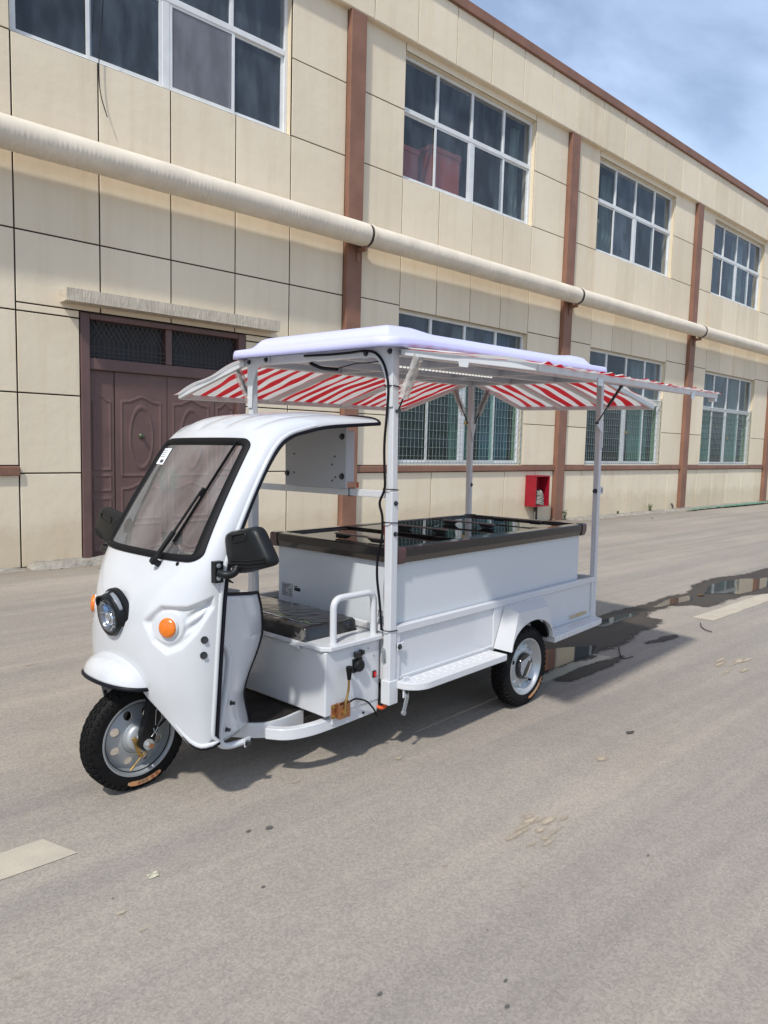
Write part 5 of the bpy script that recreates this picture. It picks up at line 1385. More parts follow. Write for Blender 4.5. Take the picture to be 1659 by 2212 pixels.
# fittings on the near face of the seat box
yf = y0 - .001
def fit(name, bm, m, **k): return vp(name, bm, m, SB, **k)
bm = NB(); box(bm, (-.205, yf - .008, .470), (-.140, yf, .538)); lathe(bm, [(.031, .0), (.031, .018), (.026, .024), (.0005, .024)], 28, Matrix.Translation((-.172, yf - .006, .504)) @ Matrix.Rotation(rad(90), 4, 'X'))
for a, b in ((-.199, .476), (-.146, .476), (-.199, .532)): hexbolt(bm, (a, yf - .008, b), (0, -1, 0), .005, .004)
fit('charging_socket', bm, 'black_plastic', smooth=35)
bm = NB(); box(bm, (-.198, yf - .022, .546), (-.152, yf, .574)); box(bm, (-.16, yf - .03, .556), (-.144, yf, .580)); fit('key_switch', bm, 'black_gloss', bevel=.004)
bm = NB(); box(bm, (-.060, yf - .008, .412), (-.037, yf, .448)); fit('rocker_surround', bm, 'black_plastic', bevel=.002)
bm = NB(); box(bm, (-.057, yf - .014, .417), (-.040, yf - .004, .443)); fit('rocker_switch', bm, 'red_plastic', bevel=.003)
text_mesh('switch_mark', '- O', .009, frame_matrix((-.054, yf - .0145, .427), (1, 0, 0), (0, 0, 1)), 'label_white', SB, .0002)
bm = NB(); box(bm, (-.346, yf - .005, .272), (-.242, yf, .340)); box(bm, (-.318, yf - .026, .268), (-.309, yf - .005, .346)); box(bm, (-.252, yf - .026, .268), (-.243, yf - .005, .346)); box(bm, (-.318, yf - .030, .268), (-.243, yf - .0265, .336))
GP = fit('gear_bracket', bm, 'copper_plate', bevel=.002)
bm = NB()
for a, b in ((-.333, .282), (-.333, .330)): hexbolt(bm, (a, yf - .005, b), (0, -1, 0), .008, .009)
hexbolt(bm, (-.285, yf - .030, .298), (0, -1, 0), .010, .010); hexbolt(bm, (-.262, yf - .014, .346), (0, 0, 1), .005, .005)
bar(bm, (-.300, yf - .038, .290), (-.270, yf - .038, .308), .008, .004)
fit('gear_bolt', bm, 'zinc_gold')
bm = NB(); tube(bm, fillet([Vector((-.285, yf - .035, .300)), Vector((-.282, yf - .035, .350)), Vector((-.262, yf - .035, .400)), Vector((-.260, yf - .035, .465))], .03), .0062, 10); fit('gear_lever', bm, 'zinc_gold', smooth=60)
bm = NB(); lathe(bm, [(.0005, .455), (.009, .456), (.012, .48), (.0165, .510), (.0165, .518), (.012, .522), (.0005, .522)], 18, Matrix.Translation((-.259, yf - .035, 0))); fit('gear_knob', bm, 'black_rubber', smooth=40)
bm = NB(); tube(bm, fillet([Vector((-.242, yf - .016, .332)), Vector((-.205, yf - .020, .345)), Vector((-.12, yf - .022, .315)), Vector((-.055, yf - .016, .245)), Vector((-.03, yf - .01, .205))], .06), .0045, 8); fit('gear_cable', bm, 'cable', smooth=60)
bm = NB(); box(bm, (-.012, .030, .485), (.004, .046, .560)); cyl(bm, (-.004, .028, .548), (-.004, .050, .548), .010, 12); tube(bm, [(-.004, .027, .55), (-.010, .024, .52), (-.006, .024, .49), (.004, .024, .48)], .004, 8); fit('toggle_latch', bm, 'galvanised', smooth=40)
bm = NB()
for a, b in ((-.09, .572), (-.05, .527)): cyl(bm, (a, yf - .002, b), (a, yf + .002, b), .004, 10)
fit('rivet', bm, 'galvanised')
bm = NB(); cyl(bm, (-.12, .068, .245), (-.12, .064, .245), .006, 12); fit('rail_hole', bm, 'black_rubber')

# ---- posts and roof frame
def zr(x, y): return 2.085 + .024 * x + .026 * y      # underside of the roof plate
PO = {}
for nm, (x_, y_), z0 in (('nf', (0, 0), .285), ('ff', (0, WD - .04), .285), ('nr', (L - .04, 0), .37), ('fr', (L - .04, WD - .04), .37)):
    bm = NB(); box(bm, (x_, y_, z0), (x_ + .04, y_ + .04, zr(x_, y_)))
    PO[nm] = vp('roof_post', bm, 'white_paint', bevel=.004)
    if nm in ('nf', 'ff'):
        bm = NB(); s_ = -1 if nm == 'nf' else 1
        box(bm, (x_ - .004, y_ - .004, .285), (x_ + .044, y_ + .044, 1.365)); box(bm, (x_ - .012, y_ - .010, .270), (x_ + .056, y_ + .050, .395)); vp('post_sleeve', bm, 'white_paint', PO[nm], bevel=.004)
        bm = NB()
        for z_ in (1.305, 1.150): hexbolt(bm, (x_ + .022, y_ - .004 if nm == 'nf' else y_ + .044, z_), (0, s_, 0), .009, .012)
        vp('post_bolt', bm, 'steel_dark', PO[nm])
bm = NB()
for (a, b) in (((.02, .04), (.02, WD - .04)), ((L - .02, .04), (L - .02, WD - .04))): bar(bm, (a[0], a[1], zr(*a) - .024), (b[0], b[1], zr(*b) - .024), .036, .046)
for (a, b) in (((.04, .02), (L - .04, .02)), ((.04, WD - .02), (L - .04, WD - .02)), ((.04, .40), (L - .04, .40)), ((.04, .79), (L - .04, .79))): bar(bm, (a[0], a[1], zr(*a) - .024), (b[0], b[1], zr(*b) - .024), .036, .046)
for x_ in (.75, 1.5): bar(bm, (x_, .04, zr(x_, .04) - .026), (x_, WD - .04, zr(x_, WD) - .026), .03, .04)
RF = vp('roof_frame', bm, 'white_paint', bevel=.003)
# front gussets
for yy, sg in ((0, 1), (WD, -1)):
    bm = NB(); arc = [(sg * (.044 + .11 - .11 * math.cos(a)), -.045 - .20 + .20 * math.sin(a)) for a in [math.pi / 2 * k / 10 for k in range(11)]]
    zt = zr(0, yy); pl = [(yy + sg * .0, zt - .30), (yy, zt - .002), (yy + sg * .21, zt - .002 + .0055 * sg), (yy + sg * .21, zt - .05)] + [(yy + a, zt + b) for a, b in arc[::-1]] + [(yy + sg * .042, zt - .30)]
    prism(bm, [(-.008, a, b) for a, b in pl], (.006, 0, 0)); vp('gusset', bm, 'white_paint', RF, bevel=.002)
    bm = NB()
    for a, b in ((.02, -.028), (.185, -.026)): hexbolt(bm, (-.009, yy + sg * a, zt + b), (-1, 0, 0), .010, .012)
    vp('gusset_bolt', bm, 'steel_dark', RF)
bm = NB(); bar(bm, (.02, .045, 1.348), (.02, WD - .045, 1.348), .034, .036); vp('crossbar', bm, 'white_paint', bevel=.003)
bm = NB(); box(bm, (-.018, .315, 1.368), (-.006, .815, 1.69)); box(bm, (-.006, .32, 1.40), (.05, .81, 1.67)); CBX = vp('control_panel', bm, 'plank_grey', bevel=.003)
bm = NB()
for a, b in ((.345, 1.64), (.345, 1.43), (.795, 1.435)): hexbolt(bm, (-.018, a, b), (-1, 0, 0), .012, .012)
for a, b in ((.40, 1.535), (.42, 1.49), (.395, 1.425), (.42, 1.405), (.735, 1.545), (.735, 1.44)): cyl(bm, (-.0185, a, b), (-.021, a, b), .005, 10)
vp('panel_bolt', bm, 'steel_dark', CBX)
# rear post strut brackets, latch ears
bm = NB()
prism(bm, [(L - .02, .0, 1.60), (L - .02, .0, 1.72), (L - .10, -.002, 1.775), (L - .12, -.002, 1.80), (L - .02, .0, 1.815), (L, .0, 1.80), (L, 0, 1.62)], (0, -.005, 0))
prism(bm, [(L - .02, WD - .041, 1.66), (L - .05, WD - .041, 1.79), (L - .05, WD - .041, 1.83), (L + .02, WD - .041, 1.83), (L + .02, WD - .041, 1.79)], (0, -.005, 0))
vp('strut_bracket', bm, 'white_paint', RF)
bm = NB(); prism(bm, [(L + .001, .006, 1.275), (L + .05, .006, 1.275), (L + .055, .006, 1.28), (L + .055, .006, 1.325), (L + .05, .006, 1.33), (L + .001, .006, 1.33)], (0, .004, 0)); prism(bm, [(L - .06, WD - .05, 1.275), (L - .041, WD - .05, 1.275), (L - .041, WD - .05, 1.33), (L - .06, WD - .05, 1.33)], (0, .004, 0)); vp('latch_ear', bm, 'white_paint', RF)
bm = NB(); box(bm, (L + .03, .004, 1.29), (L + .042, .005, 1.318)); hexbolt(bm, (L - .041, .02, 1.30), (-1, 0, 0), .012, .022); hexbolt(bm, (L - .02, WD - .042, 1.30), (0, -1, 0), .011, .012); hexbolt(bm, (L - .0, .02, .58), (1, -1, 0), .012, .014); hexbolt(bm, (L, .02, .46), (1, -1, 0), .012, .014); vp('frame_bolt', bm, 'steel_dark', RF)

# ---- canopy roof
xa, xb, ya, yb = -.115, L - .02, -.065, WD + .065
def roof_pt(u, v):
    """u along x, v along y in [-1,1]; squared grid mapped to a rounded rectangle"""
    cxr, cyr = (xa + xb) / 2, (ya + yb) / 2; hx, hy = (xb - xa) / 2, (yb - ya) / 2; r = .10
    x_, y_ = u * hx, v * hy
    qx, qy = abs(x_) - hx + r, abs(y_) - hy + r
    if qx > 0 and qy > 0:
        d = math.hypot(qx, qy); m_ = max(qx, qy)
        if d > 1e-6: x_ = math.copysign(hx - r + qx / d * m_, x_); y_ = math.copysign(hy - r + qy / d * m_, y_)
    qx, qy = abs(x_) - hx + r, abs(y_) - hy + r
    e = -(math.hypot(max(qx, 0), max(qy, 0)) + min(max(qx, qy), 0) - r)      # distance inside the edge
    h = .048 * (1 - (1 - min(1, max(0, e) / .014)) ** 2) ** .5 + .016 * sstep(.012, .02, e) * min(1, max(0, e - .012) / .09) + .036 * sstep(.098, .150, e) + .030 * sstep(.14, .6, e)
    X = x_ + cxr; Y = y_ + cyr
    # swollen ends
    h += (.022 * sstep(.42, .24, X) + .022 * sstep(xb - .42, xb - .28, X)) * sstep(.11, .19, e)
    front = .012 * sstep(.2, -.12, X)
    return Vector((X, Y, zr(X, Y) - .002 - front + h))
def warp(q):      # denser rows near the edges
    return math.copysign(1 - (1 - abs(q)) ** 1.6, q)
bm = NB(); grid(bm, lambda u, v: roof_pt(warp(u * 2 - 1), warp(v * 2 - 1)), 110, 90)
RO = vp('canopy_roof', bm, 'roof_plastic', smooth=60, solid=.006, solid_off=-1)
bm = NB(); box(bm, (.05, .05, zr(0, 0) + .012), (L - .09, WD - .05, zr(0, 0) + .02)); 
for v_ in bm.verts: v_.co.z = zr(v_.co.x, v_.co.y) + (.006 if v_.co.z < zr(0, 0) + .015 else .012)
vp('ceiling_sheet', bm, 'roof_plastic', RO)
bm = NB(); ledP = [Vector((.50 + .77 * k / 27, .40 - .10 * k / 27, zr(.5, .4) - .052)) for k in range(28)]
for p_ in ledP: box(bm, tuple(p_ - Vector((.006, .006, .004))), tuple(p_ + Vector((.006, .006, .004))))
vp('light_strip', bm, 'led', RO)

# ---- awnings
def awning(name, h0, h1, o0, o1, ribs, label, seed, over=.03, billow=.012):
    h0, h1, o0, o1 = map(Vector, (h0, h1, o0, o1)); along = (h1 - h0); Ln = along.length
    nrm = (h1 - h0).cross(o0 - h0).normalized(); nrm = nrm if nrm.z > 0 else -nrm
    bm = NB(); w, hgt = .028, .030
    bar(bm, h0, h1, w, hgt, nrm); bar(bm, o0, o1, w, hgt, nrm); bar(bm, h0, o0, w, hgt, nrm); bar(bm, h1, o1, w, hgt, nrm)
    A = vp(name, bm, 'white_paint', bevel=.003); A['label'] = label
    for r_ in ribs:
        a, b = h0.lerp(h1, r_), o0.lerp(o1, r_); d = (b - a).normalized() * .015
        bm = NB(); bar(bm, a + d, b - d, .045, .024, nrm); vp('awning_rib', bm, 'white_paint', A)
    bm = NB(); nu, nv = 120, 30
    ea = over / Ln
    def fn(u, v):
        uu = -ea + (1 + 2 * ea) * u; vv = -.0 + (1 + over / (o0 - h0).length) * v
        p_ = (h0 + along * uu).lerp(o0 + (o1 - o0) * uu, vv)
        edge = max(0, vv - 1) / .04 + max(0, -uu, uu - 1) / ea * .5
        rp = .004 * math.sin(uu * Ln * 62 + 2.2 * math.sin(vv * 5 + seed)) + .006 * noise.noise((uu * Ln * 5, vv * 3, seed)) + billow * math.sin(min(1, max(0, vv)) * math.pi) * (.5 + .5 * abs(math.sin((uu * (len(ribs) + 1)) * math.pi)))
        fl = .016 * edge * (noise.noise((uu * Ln * 14, vv * 4, seed + 3)) + .2)
        side = along.normalized() * (.012 * noise.noise((uu * Ln * 3, vv * 4, seed + 6)))
        return p_ + nrm * (.019 + max(-.002, rp) + fl) + side * 0
    V = grid(bm, fn, nu, nv); uvl = bm.loops.layers.uv.new('uv'); pos = {}
    for j, row in enumerate(V):
        for i, v_ in enumerate(row):
            uu = i / nu; vv = j / nv
            pos[v_] = (uu * Ln + .010 * math.sin(vv * 7 + uu * 9 + seed) + .012 * noise.noise((uu * Ln * 4, vv * 3.2, seed)), vv * .8)
    for f_ in bm.faces:
        for lp in f_.loops: lp[uvl].uv = pos[lp.vert]
    vp('awning_cloth', bm, 'awning_cloth', A, smooth=70)
    return A
zn = lambda x_, y_: zr(x_, y_) - .030
AN = awning('awning', (.03, -.030, 2.052), (L - .03, -.030, 2.085), (.03, -.79, 1.925), (L - .05, -.79, 1.950), (.34, .67), 'awning raised on the near side', 1)
AF = awning('awning', (.0, WD + .030, zn(0, WD)), (L - .0, WD + .030, zn(L, WD)), (-.01, 1.94, 1.915), (L + .0, 1.94, 1.948), (.33, .66), 'awning raised on the side facing the wall', 4)
AR = awning('awning', (L + .03, .03, zn(L, 0)), (L + .03, WD - .03, zn(L, WD)), (3.02, -.05, 1.945), (3.02, WD - .02, 1.975), (.32, .66), 'awning raised at the rear end', 7)
bm = NB()
for x_, y_ in ((.022, -.42),): prism(bm, [(.005, y_ - .03, 1.972), (.005, y_ + .03, 1.982), (.005, y_ + .024, 1.955), (.005, y_ - .024, 1.947)], (.004, 0, 0))
prism(bm, [(.0, 1.70, 2.00), (.0, 1.77, 1.985), (.0, 1.77, 1.955), (.0, 1.70, 1.96)], (-.004, 0, 0))
box(bm, (.55, -.808, 1.89), (.60, -.804, 1.925)); box(bm, (1.75, -.808, 1.905), (1.80, -.804, 1.94)); box(bm, (L - .09, -.80, 1.915), (L - .05, -.76, 1.935))
vp('awning_catch', bm, 'white_paint', AN)
# gas struts
def strut(a, b, wrapped, parent):
    a, b = Vector(a), Vector(b); d = b - a; m_ = a.lerp(b, .46)
    bm = NB(); cyl(bm, m_ - d * .02, b, .0105, 14); cyl(bm, a, m_, .0048, 10); o = vp('gas_strut', bm, 'black_gloss', parent, smooth=40)
    bm = NB(); cyl(bm, a - Vector((0, .012, 0)), a + Vector((0, .012, 0)), .009, 10); cyl(bm, b - Vector((0, .012, 0)), b + Vector((0, .012, 0)), .009, 10); vp('strut_end', bm, 'steel_dark', parent)
    if wrapped:
        bm = NB(); q = d.normalized(); s_ = q.cross(Vector((.5, -1, 0))).normalized(); t_ = s_.cross(q)
        p0, p1 = a.lerp(b, .25), b + d * .02
        def fn(u, v):
            an = 2 * math.pi * u; rr = .024 + .006 * noise.noise((math.cos(an) * 2, math.sin(an) * 2, v * 6 + wrapped)) + .003 * math.sin(an * 6) * math.sin(v * 60)
            return p0.lerp(p1, v) + (s_ * math.cos(an) * rr * 1.35 + t_ * math.sin(an) * rr)
        grid(bm, fn, 20, 26, closed_u=True); vp('strut_wrap', bm, 'bubble_film', parent, smooth=50)
strut((.022, -.012, 1.765), (.030, -.135, 2.025), 1, AN)
strut((L - .11, -.008, 1.79), (L - .05, -.15, 2.045), 0, AN)
strut((.06, WD + .01, 1.79), (.02, WD + .14, 2.055), 2, AF)
strut((L - .035, WD + .0, 1.815), (L - .02, WD + .15, 2.09), 3, AF)
strut((L + .005, WD - .045, 1.815), (L + .16, WD - .06, 2.085), 4, AR)
bm = NB(); prism(bm, [(.03, -.10, 2.045), (.03, -.17, 2.03), (.03, -.15, 1.995), (.03, -.12, 1.995)], (.004, 0, 0)); vp('strut_lug', bm, 'white_paint', AN)

# ---- cables and ties
bm = NB(); P = [Vector((-.012, .66, 2.085)), Vector((-.010, .45, 2.075)), Vector((-.012, .29, 2.072)), Vector((-.014, .20, 2.075)), Vector((-.014, .11, 2.060)), Vector((-.012, .055, 2.00)), Vector((-.012, .022, 1.90)), Vector((-.014, .030, 1.75)), Vector((-.016, .046, 1.60)), Vector((-.014, .040, 1.45)), Vector((-.014, .034, 1.375)), Vector((-.022, .072, 1.305)), Vector((-.018, .048, 1.25)), Vector((-.012, .050, 1.13)), Vector((-.012, .085, 1.03)), Vector((-.016, .084, .92)), Vector((-.014, .062, .80)), Vector((-.012, .050, .66))]
tube(bm, fillet(P, .08, 4), .0066, 8); tube(bm, fillet([Vector((.06, .69, 2.055)), Vector((.06, .60, 2.02)), Vector((.06, .47, 2.005))], .05), .010, 8); tube(bm, fillet([Vector((.06, .47, 2.01)), Vector((.10, .36, 2.035)), Vector((.10, .28, 2.03)), Vector((.12, .1, 2.04))], .05), .003, 6)
CB = vp('wiring_cable', bm, 'cable', smooth=60)
bm = NB()
for z_ in (1.885, 1.372, 1.205, .652):
    g = .0065 if z_ < 1.37 else .003
    tube(bm, [(-g, -g, z_ + .004), (.04 + g, -g, z_), (.04 + g, .04 + g, z_), (-g - .008, .04 + g + .01, z_ + .004), (-g - .012, .02, z_ + .004)], .0028, 6, closed=True)
tube(bm, [(.0, .31, 1.328), (.0, .31, 1.369), (.04, .31, 1.369), (.04, .31, 1.328)], .0028, 6, closed=True)
vp('cable_tie', bm, 'cable', CB)
bm = NB(); tube(bm, fillet([Vector((.022, .066, 1.19)), Vector((.026, .058, 1.05)), Vector((.022, .052, .85)), Vector((.018, .050, .6)), Vector((.018, .05, .24))], .1), .008, 8); tube(bm, fillet([Vector((-.03, .12, .27)), Vector((.0, .05, .235)), Vector((.05, .06, .25))], .03), .010, 8); vp('orange_lead', bm, 'orange_cable', smooth=60)
bm = NB(); box(bm, (.055, .298, 1.37), (.062, .306, 1.40)); vp('orange_clip', bm, 'orange_cable')

# ---- mirrors
def mirror(sg):
    Y0_ = lambda y_: y_ if sg > 0 else 2 * CY - y_
    Y = lambda y_: y_ if sg > 0 else 2 * CY - y_ + .10 * sstep(.13, .06, y_)
    pl = fillet([Vector((0, .168, 1.210)), Vector((0, -.030, 1.254)), Vector((0, -.136, 1.100)), Vector((0, .085, 1.036)), Vector((0, .145, 1.075))], .040, 6, closed=True)
    bm = NB(); c = Vector((0, .02, 1.145)); rings = []
    for f, dx in ((.0, -.040), (.5, -.040), (.80, -.038), (.92, -.030), (.98, -.014), (1.0, .006), (.97, .020), (.90, .022)):
        rings.append([bm.verts.new(Vector((-.845 + dx - .10 * (p_.y - .02) * max(f, .001), Y(c.y + (p_.y - c.y) * max(f, .001)), c.z + (p_.z - c.z) * max(f, .001)))) for p_ in pl])
    n = len(pl)
    for a, b in zip(rings, rings[1:]):
        for k in range(n): bm.faces.new((a[k], a[(k + 1) % n], b[(k + 1) % n], b[k]))
    bmesh.ops.remove_doubles(bm, verts=bm.verts[:], dist=3e-4)
    o = vp('wing_mirror', bm, 'black_plastic', smooth=45)
    bm = NB(); bm.faces.new([bm.verts.new(Vector((-.824 - .091 * (p_.y - .02), Y(c.y + (p_.y - c.y) * .91), c.z + (p_.z - c.z) * .91))) for p_ in pl]); vp('mirror_glass', bm, 'chrome', o)
    bm = NB(); q = lambda y_, z_: Vector((-.8855 - .10 * (y_ - .02), Y(y_), z_))
    tube(bm, fillet([q(.095, 1.205), q(.010, 1.222), q(.008, 1.190), q(.092, 1.172)], .016, 5, closed=True), .003, 6, closed=True)
    for k in range(3): tube(bm, [q(.100 - .004 * k, 1.098 - .013 * k), q(.0, 1.106 - .013 * k), q(-.100, 1.126 - .013 * k)], .003, 6)
    vp('mirror_rib', bm, 'black_plastic', o, smooth=50)
    bm = NB(); box(bm, (-.958, min(Y0_(.120), Y0_(.150)), 1.005), (-.918, max(Y0_(.120), Y0_(.150)), 1.095)); P = [Vector((-.94, Y0_(.118), 1.048)), Vector((-.93, Y(.085), 1.040)), Vector((-.90, Y(.070), 1.045)), Vector((-.875, Y(.075), 1.075))]
    tube(bm, fillet(P, .03), .017, 12); vp('mirror_arm', bm, 'black_plastic', o, smooth=50)
    bm = NB()
    for z_ in (1.025, 1.078): hexbolt(bm, (-.942, Y0_(.120), z_), (0, -sg, 0), .007, .006)
    vp('arm_bolt', bm, 'galvanised', o)
mirror(1); mirror(-1)

# ---- cargo bed
bm = NB(); box(bm, (.04, .03, .355), (L - .03, WD - .03, .385)); BED = vp('bed_floor', bm, 'white_paint')
for y_, sg in ((0, 1), (WD, -1)):
    Yb = lambda a, b: (min(y_ + sg * a, y_ + sg * b), max(y_ + sg * a, y_ + sg * b))
    def bx(bm_, xa_, xb_, a, b, za, zb): lo, hi = Yb(a, b); box(bm_, (xa_, lo, za), (xb_, hi, zb))
    bm = NB(); bx(bm, .046, L - .041, .012, .020, .372, .64); SP = vp('side_panel', bm, 'white_paint')
    bm = NB(); bx(bm, .046, L - .001, -.002, .034, .632, .671); vp('top_rail', bm, 'white_paint', SP, bevel=.004)
    bm = NB(); bx(bm, .046, .080, .002, .020, .372, .632); bx(bm, .935, 1.03, .003, .020, .372, .632); bx(bm, 2.195, L - .041, .002, .020, .372, .632); vp('stile', bm, 'white_paint', SP, bevel=.002)
    bm = NB(); bx(bm, .08, .935, .004, .020, .365, .402); bx(bm, 1.42, 2.195, .004, .020, .365, .402); vp('bottom_rail', bm, 'white_paint', SP, bevel=.002)
    bm = NB(); bx(bm, 1.03, 1.50, -.001, .010, .600, .632); vp('filler_strip', bm, 'white_paint', SP)
    bm = NB(); bx(bm, .048, .10, -.010, -.0025, .545, .585); vp('hinge_tab', bm, 'white_paint', SP, bevel=.006)
    bm = NB(); hexbolt(bm, (.062, y_ - sg * .010, .565), (0, -sg, 0), .010, .010); hexbolt(bm, (.085, y_ - sg * .048, .335), (0, -sg, 0), .010, .010); vp('tab_bolt', bm, 'steel_dark', SP)
    # front bracket and swing arm below the bed
    bm = NB(); bx(bm, .06, .105, -.044, -.036, .30, .41); vp('step_hanger', bm, 'white_paint', SP, bevel=.004)
    bm = NB(); bar(bm, (.085, y_ - sg * .05, .315), (.055, y_ - sg * .05, .225), .006, .024, (1, 0, 0)); cyl(bm, (.055, y_ - sg * .044, .228), (.055, y_ - sg * .058, .228), .013, 14); vp('swing_arm', bm, 'galvanised', SP)
    # steps of chequer plate
    def step(poly, nm):
        bm = NB(); P = [(a, y_ - sg * b, .348) for a, b in poly]; prism(bm, P, (0, 0, .038)); o = vp('side_step', bm, 'white_paint', bevel=.004)
        bm = NB(); xs_ = [a for a, b in poly]
        x_ = min(xs_) + .06; k = 0
        while x_ < max(xs_) - .05:
            for r_ in range(4):
                xx = x_ + (.016 if r_ % 2 else 0); b = .028 + .026 * r_
                wmax = .105 if xx > .14 or min(xs_) > 1 else .02 + (xx) * .7
                if b < wmax - (.03 * max(0, (xx - 1.9) / .3) if min(xs_) > 1 else 0):
                    T = Matrix.Translation((xx, y_ - sg * b, .386)) @ Matrix.Rotation(rad(38 if (r_ + k) % 2 else -38), 4, 'Z')
                    v_ = [bm.verts.new(T @ Vector(q)) for q in ((-.012, 0, 0), (0, -.0045, 0), (.012, 0, 0), (0, .0045, 0), (0, 0, .0035))]
                    for a, b_ in ((0, 1), (1, 2), (2, 3), (3, 0)): bm.faces.new((v_[a], v_[b_], v_[4]))
            x_ += .032; k += 1
        tag(vp('tread_lozenge', bm, 'checker_plate', o), kind='stuff')
    cor = [(.048 + .09 * (1 - math.sin(a)) + 0, .130 - .10 * (1 - math.cos(a)) * 1.0) for a in [math.pi / 2 * k / 8 for k in range(9)]]
    step([(.884, .002), (.884, .132)] + [(.048 + .13 * (1 - math.sin(q)), .132 - .118 * (1 - math.cos(q))) for q in [math.pi / 2 * k / 8 for k in range(9)]] + [(.048, .002)], 0)
    step([(1.44, .002), (2.20, .002), (2.20, .06), (2.17, .095), (2.10, .108), (1.44, .132)], 1)
    bm = NB(); bx(bm, L - .06, L - .001, -.006, .030, .345, .375); vp('corner_foot', bm, 'white_paint', SP)
    # wheel arch
    bm = NB(); yo = lambda d: y_ - sg * d
    arc = [(1.178 + .235 * math.cos(a), .392 + .150 * math.sin(a)) for a in [math.pi - math.pi * k / 24 for k in range(25)]]
    outp = []
    key = [(.930, .386), (.998, .612), (1.345, .603), (1.430, .386)]
    for k in range(25):
        q = k / 24 * 3; i = min(2, int(q)); f_ = q - i; outp.append((key[i][0] + (key[i + 1][0] - key[i][0]) * f_, key[i][1] + (key[i + 1][1] - key[i][1]) * f_))
    va = [bm.verts.new((a, yo(.132), b)) for a, b in arc]; vo = [bm.verts.new((a, yo(.132), b)) for a, b in outp]; vin = [bm.verts.new((a, yo(.105), b)) for a, b in arc]
    for k in range(24): bm.faces.new((va[k], va[k + 1], vo[k + 1], vo[k])); bm.faces.new((vin[k], vin[k + 1], va[k + 1], va[k]))
    ik = [(.935, .386), (1.045, .632), (1.50, .618), (1.50, .386)]
    inn = [bm.verts.new((a, yo(.0), b)) for a, b in ik]; ok = [bm.verts.new((a, yo(.132), b)) for a, b in key]
    fk = [bm.verts.new((.884, yo(.132), .386)), bm.verts.new((.905, yo(.0), .386))]
    for k in range(3): bm.faces.new((ok[k], ok[k + 1], inn[k + 1], inn[k]))
    ARCH = vp('wheel_arch', bm, 'white_paint', smooth=25)
    bm = NB(); grid(bm, lambda u, v: Vector((1.178 + .222 * math.cos(math.pi * (1 - u)), yo(-.10 + .200 * v), .385 + .155 * math.sin(math.pi * u))), 20, 3); vp('arch_liner', bm, 'black_rubber', ARCH, smooth=60)
bm = NB(); box(bm, (.012, .045, .385), (.020, WD - .045, .655)); box(bm, (.004, .045, .640), (.032, WD - .045, .671)); FB = vp('front_board', bm, 'white_paint', bevel=.002)
bm = NB(); box(bm, (L - .020, .045, .385), (L - .012, WD - .045, .655)); box(bm, (L - .034, .045, .640), (L - .004, WD - .045, .671)); vp('tail_board', bm, 'white_paint', bevel=.002)
text_mesh('model_lettering', 'SLD1200DZH-H', .036, frame_matrix((1.885, .0035, .402 + .006), (1, 0, 0), (0, 0, 1)), 'yellow_print', SP if False else BED, .0006)
bm = NB(); hexbolt(bm, (.010, .115, .690), (-1, 0, 0), .007, .006); vp('board_screw', bm, 'galvanised', FB)

# ================================================================== the display freezer in the bed
FZ = tag(empty('chest_freezer', (2.447, 2.575, 0), (-0.017, 0, rad(4.58))), 'white chest freezer with black rim and sliding glass lids standing in the cargo bed', 'freezer')
def fp(name, bm, m, parent=None, **k): return obj(name, bm, m, parent or FZ, **k)
x0, x1, y0, y1, zb, zt = .085, 2.045, .042, 1.000, .388, 1.02
bm = NB(); t = .06
box(bm, (x0, y0, zb), (x1, y0 + t, zt)); box(bm, (x0, y1 - t, zb), (x1, y1, zt)); box(bm, (x0, y0 + t, zb + .001), (x0 + t, y1 - t, zt)); box(bm, (x1 - t, y0 + t, zb + .001), (x1, y1 - t, zt)); box(bm, (x0 + t, y0 + t, zb + .002), (x1 - t, y1 - t, zb + .05))
BD = fp('freezer_body', bm, 'freezer_white')
bm = NB(); box(bm, (x0 + t + .001, y0 + t + .001, zb + .051), (x1 - t - .001, y1 - t - .001, zb + .06)); fp('freezer_liner', bm, 'freezer_inside', BD)
# rim: frame with a slanted lower lip
rx0, rx1, ry0, ry1 = .050, 2.085, .006, 1.040
def rim_sec(d):      # (offset inward, z)
    return d
prof = [(.0, 1.024), (.0, 1.064), (.005, 1.070), (.060, 1.072), (.064, 1.068), (.064, 1.040)]
bm = NB(); rings = []
for d, z_ in prof: rings.append([bm.verts.new(p_) for p_ in ((rx0 + d, ry0 + d, z_), (rx1 - d, ry0 + d, z_), (rx1 - d, ry1 - d, z_), (rx0 + d, ry1 - d, z_))])
for a, b in zip(rings, rings[1:]):
    for k in range(4): bm.faces.new((a[k], a[(k + 1) % 4], b[(k + 1) % 4], b[k]))
RM = fp('freezer_rim', bm, 'freezer_rim')
bm = NB(); rings = []
for d, z_ in ((.030, .988), (.012, .991), (.002, 1.0235), (.010, 1.0245)): rings.append([bm.verts.new(p_) for p_ in ((rx0 + d, ry0 + d, z_), (rx1 - d, ry0 + d, z_), (rx1 - d, ry1 - d, z_), (rx0 + d, ry1 - d, z_))])
for a, b in zip(rings, rings[1:]):
    for k in range(4): bm.faces.new((a[k], a[(k + 1) % 4], b[(k + 1) % 4], b[k]))
fp('rim_lip', bm, 'rim_reflect_beige', RM)  # lip is toned lighter than the rim to paint in the reflected ground
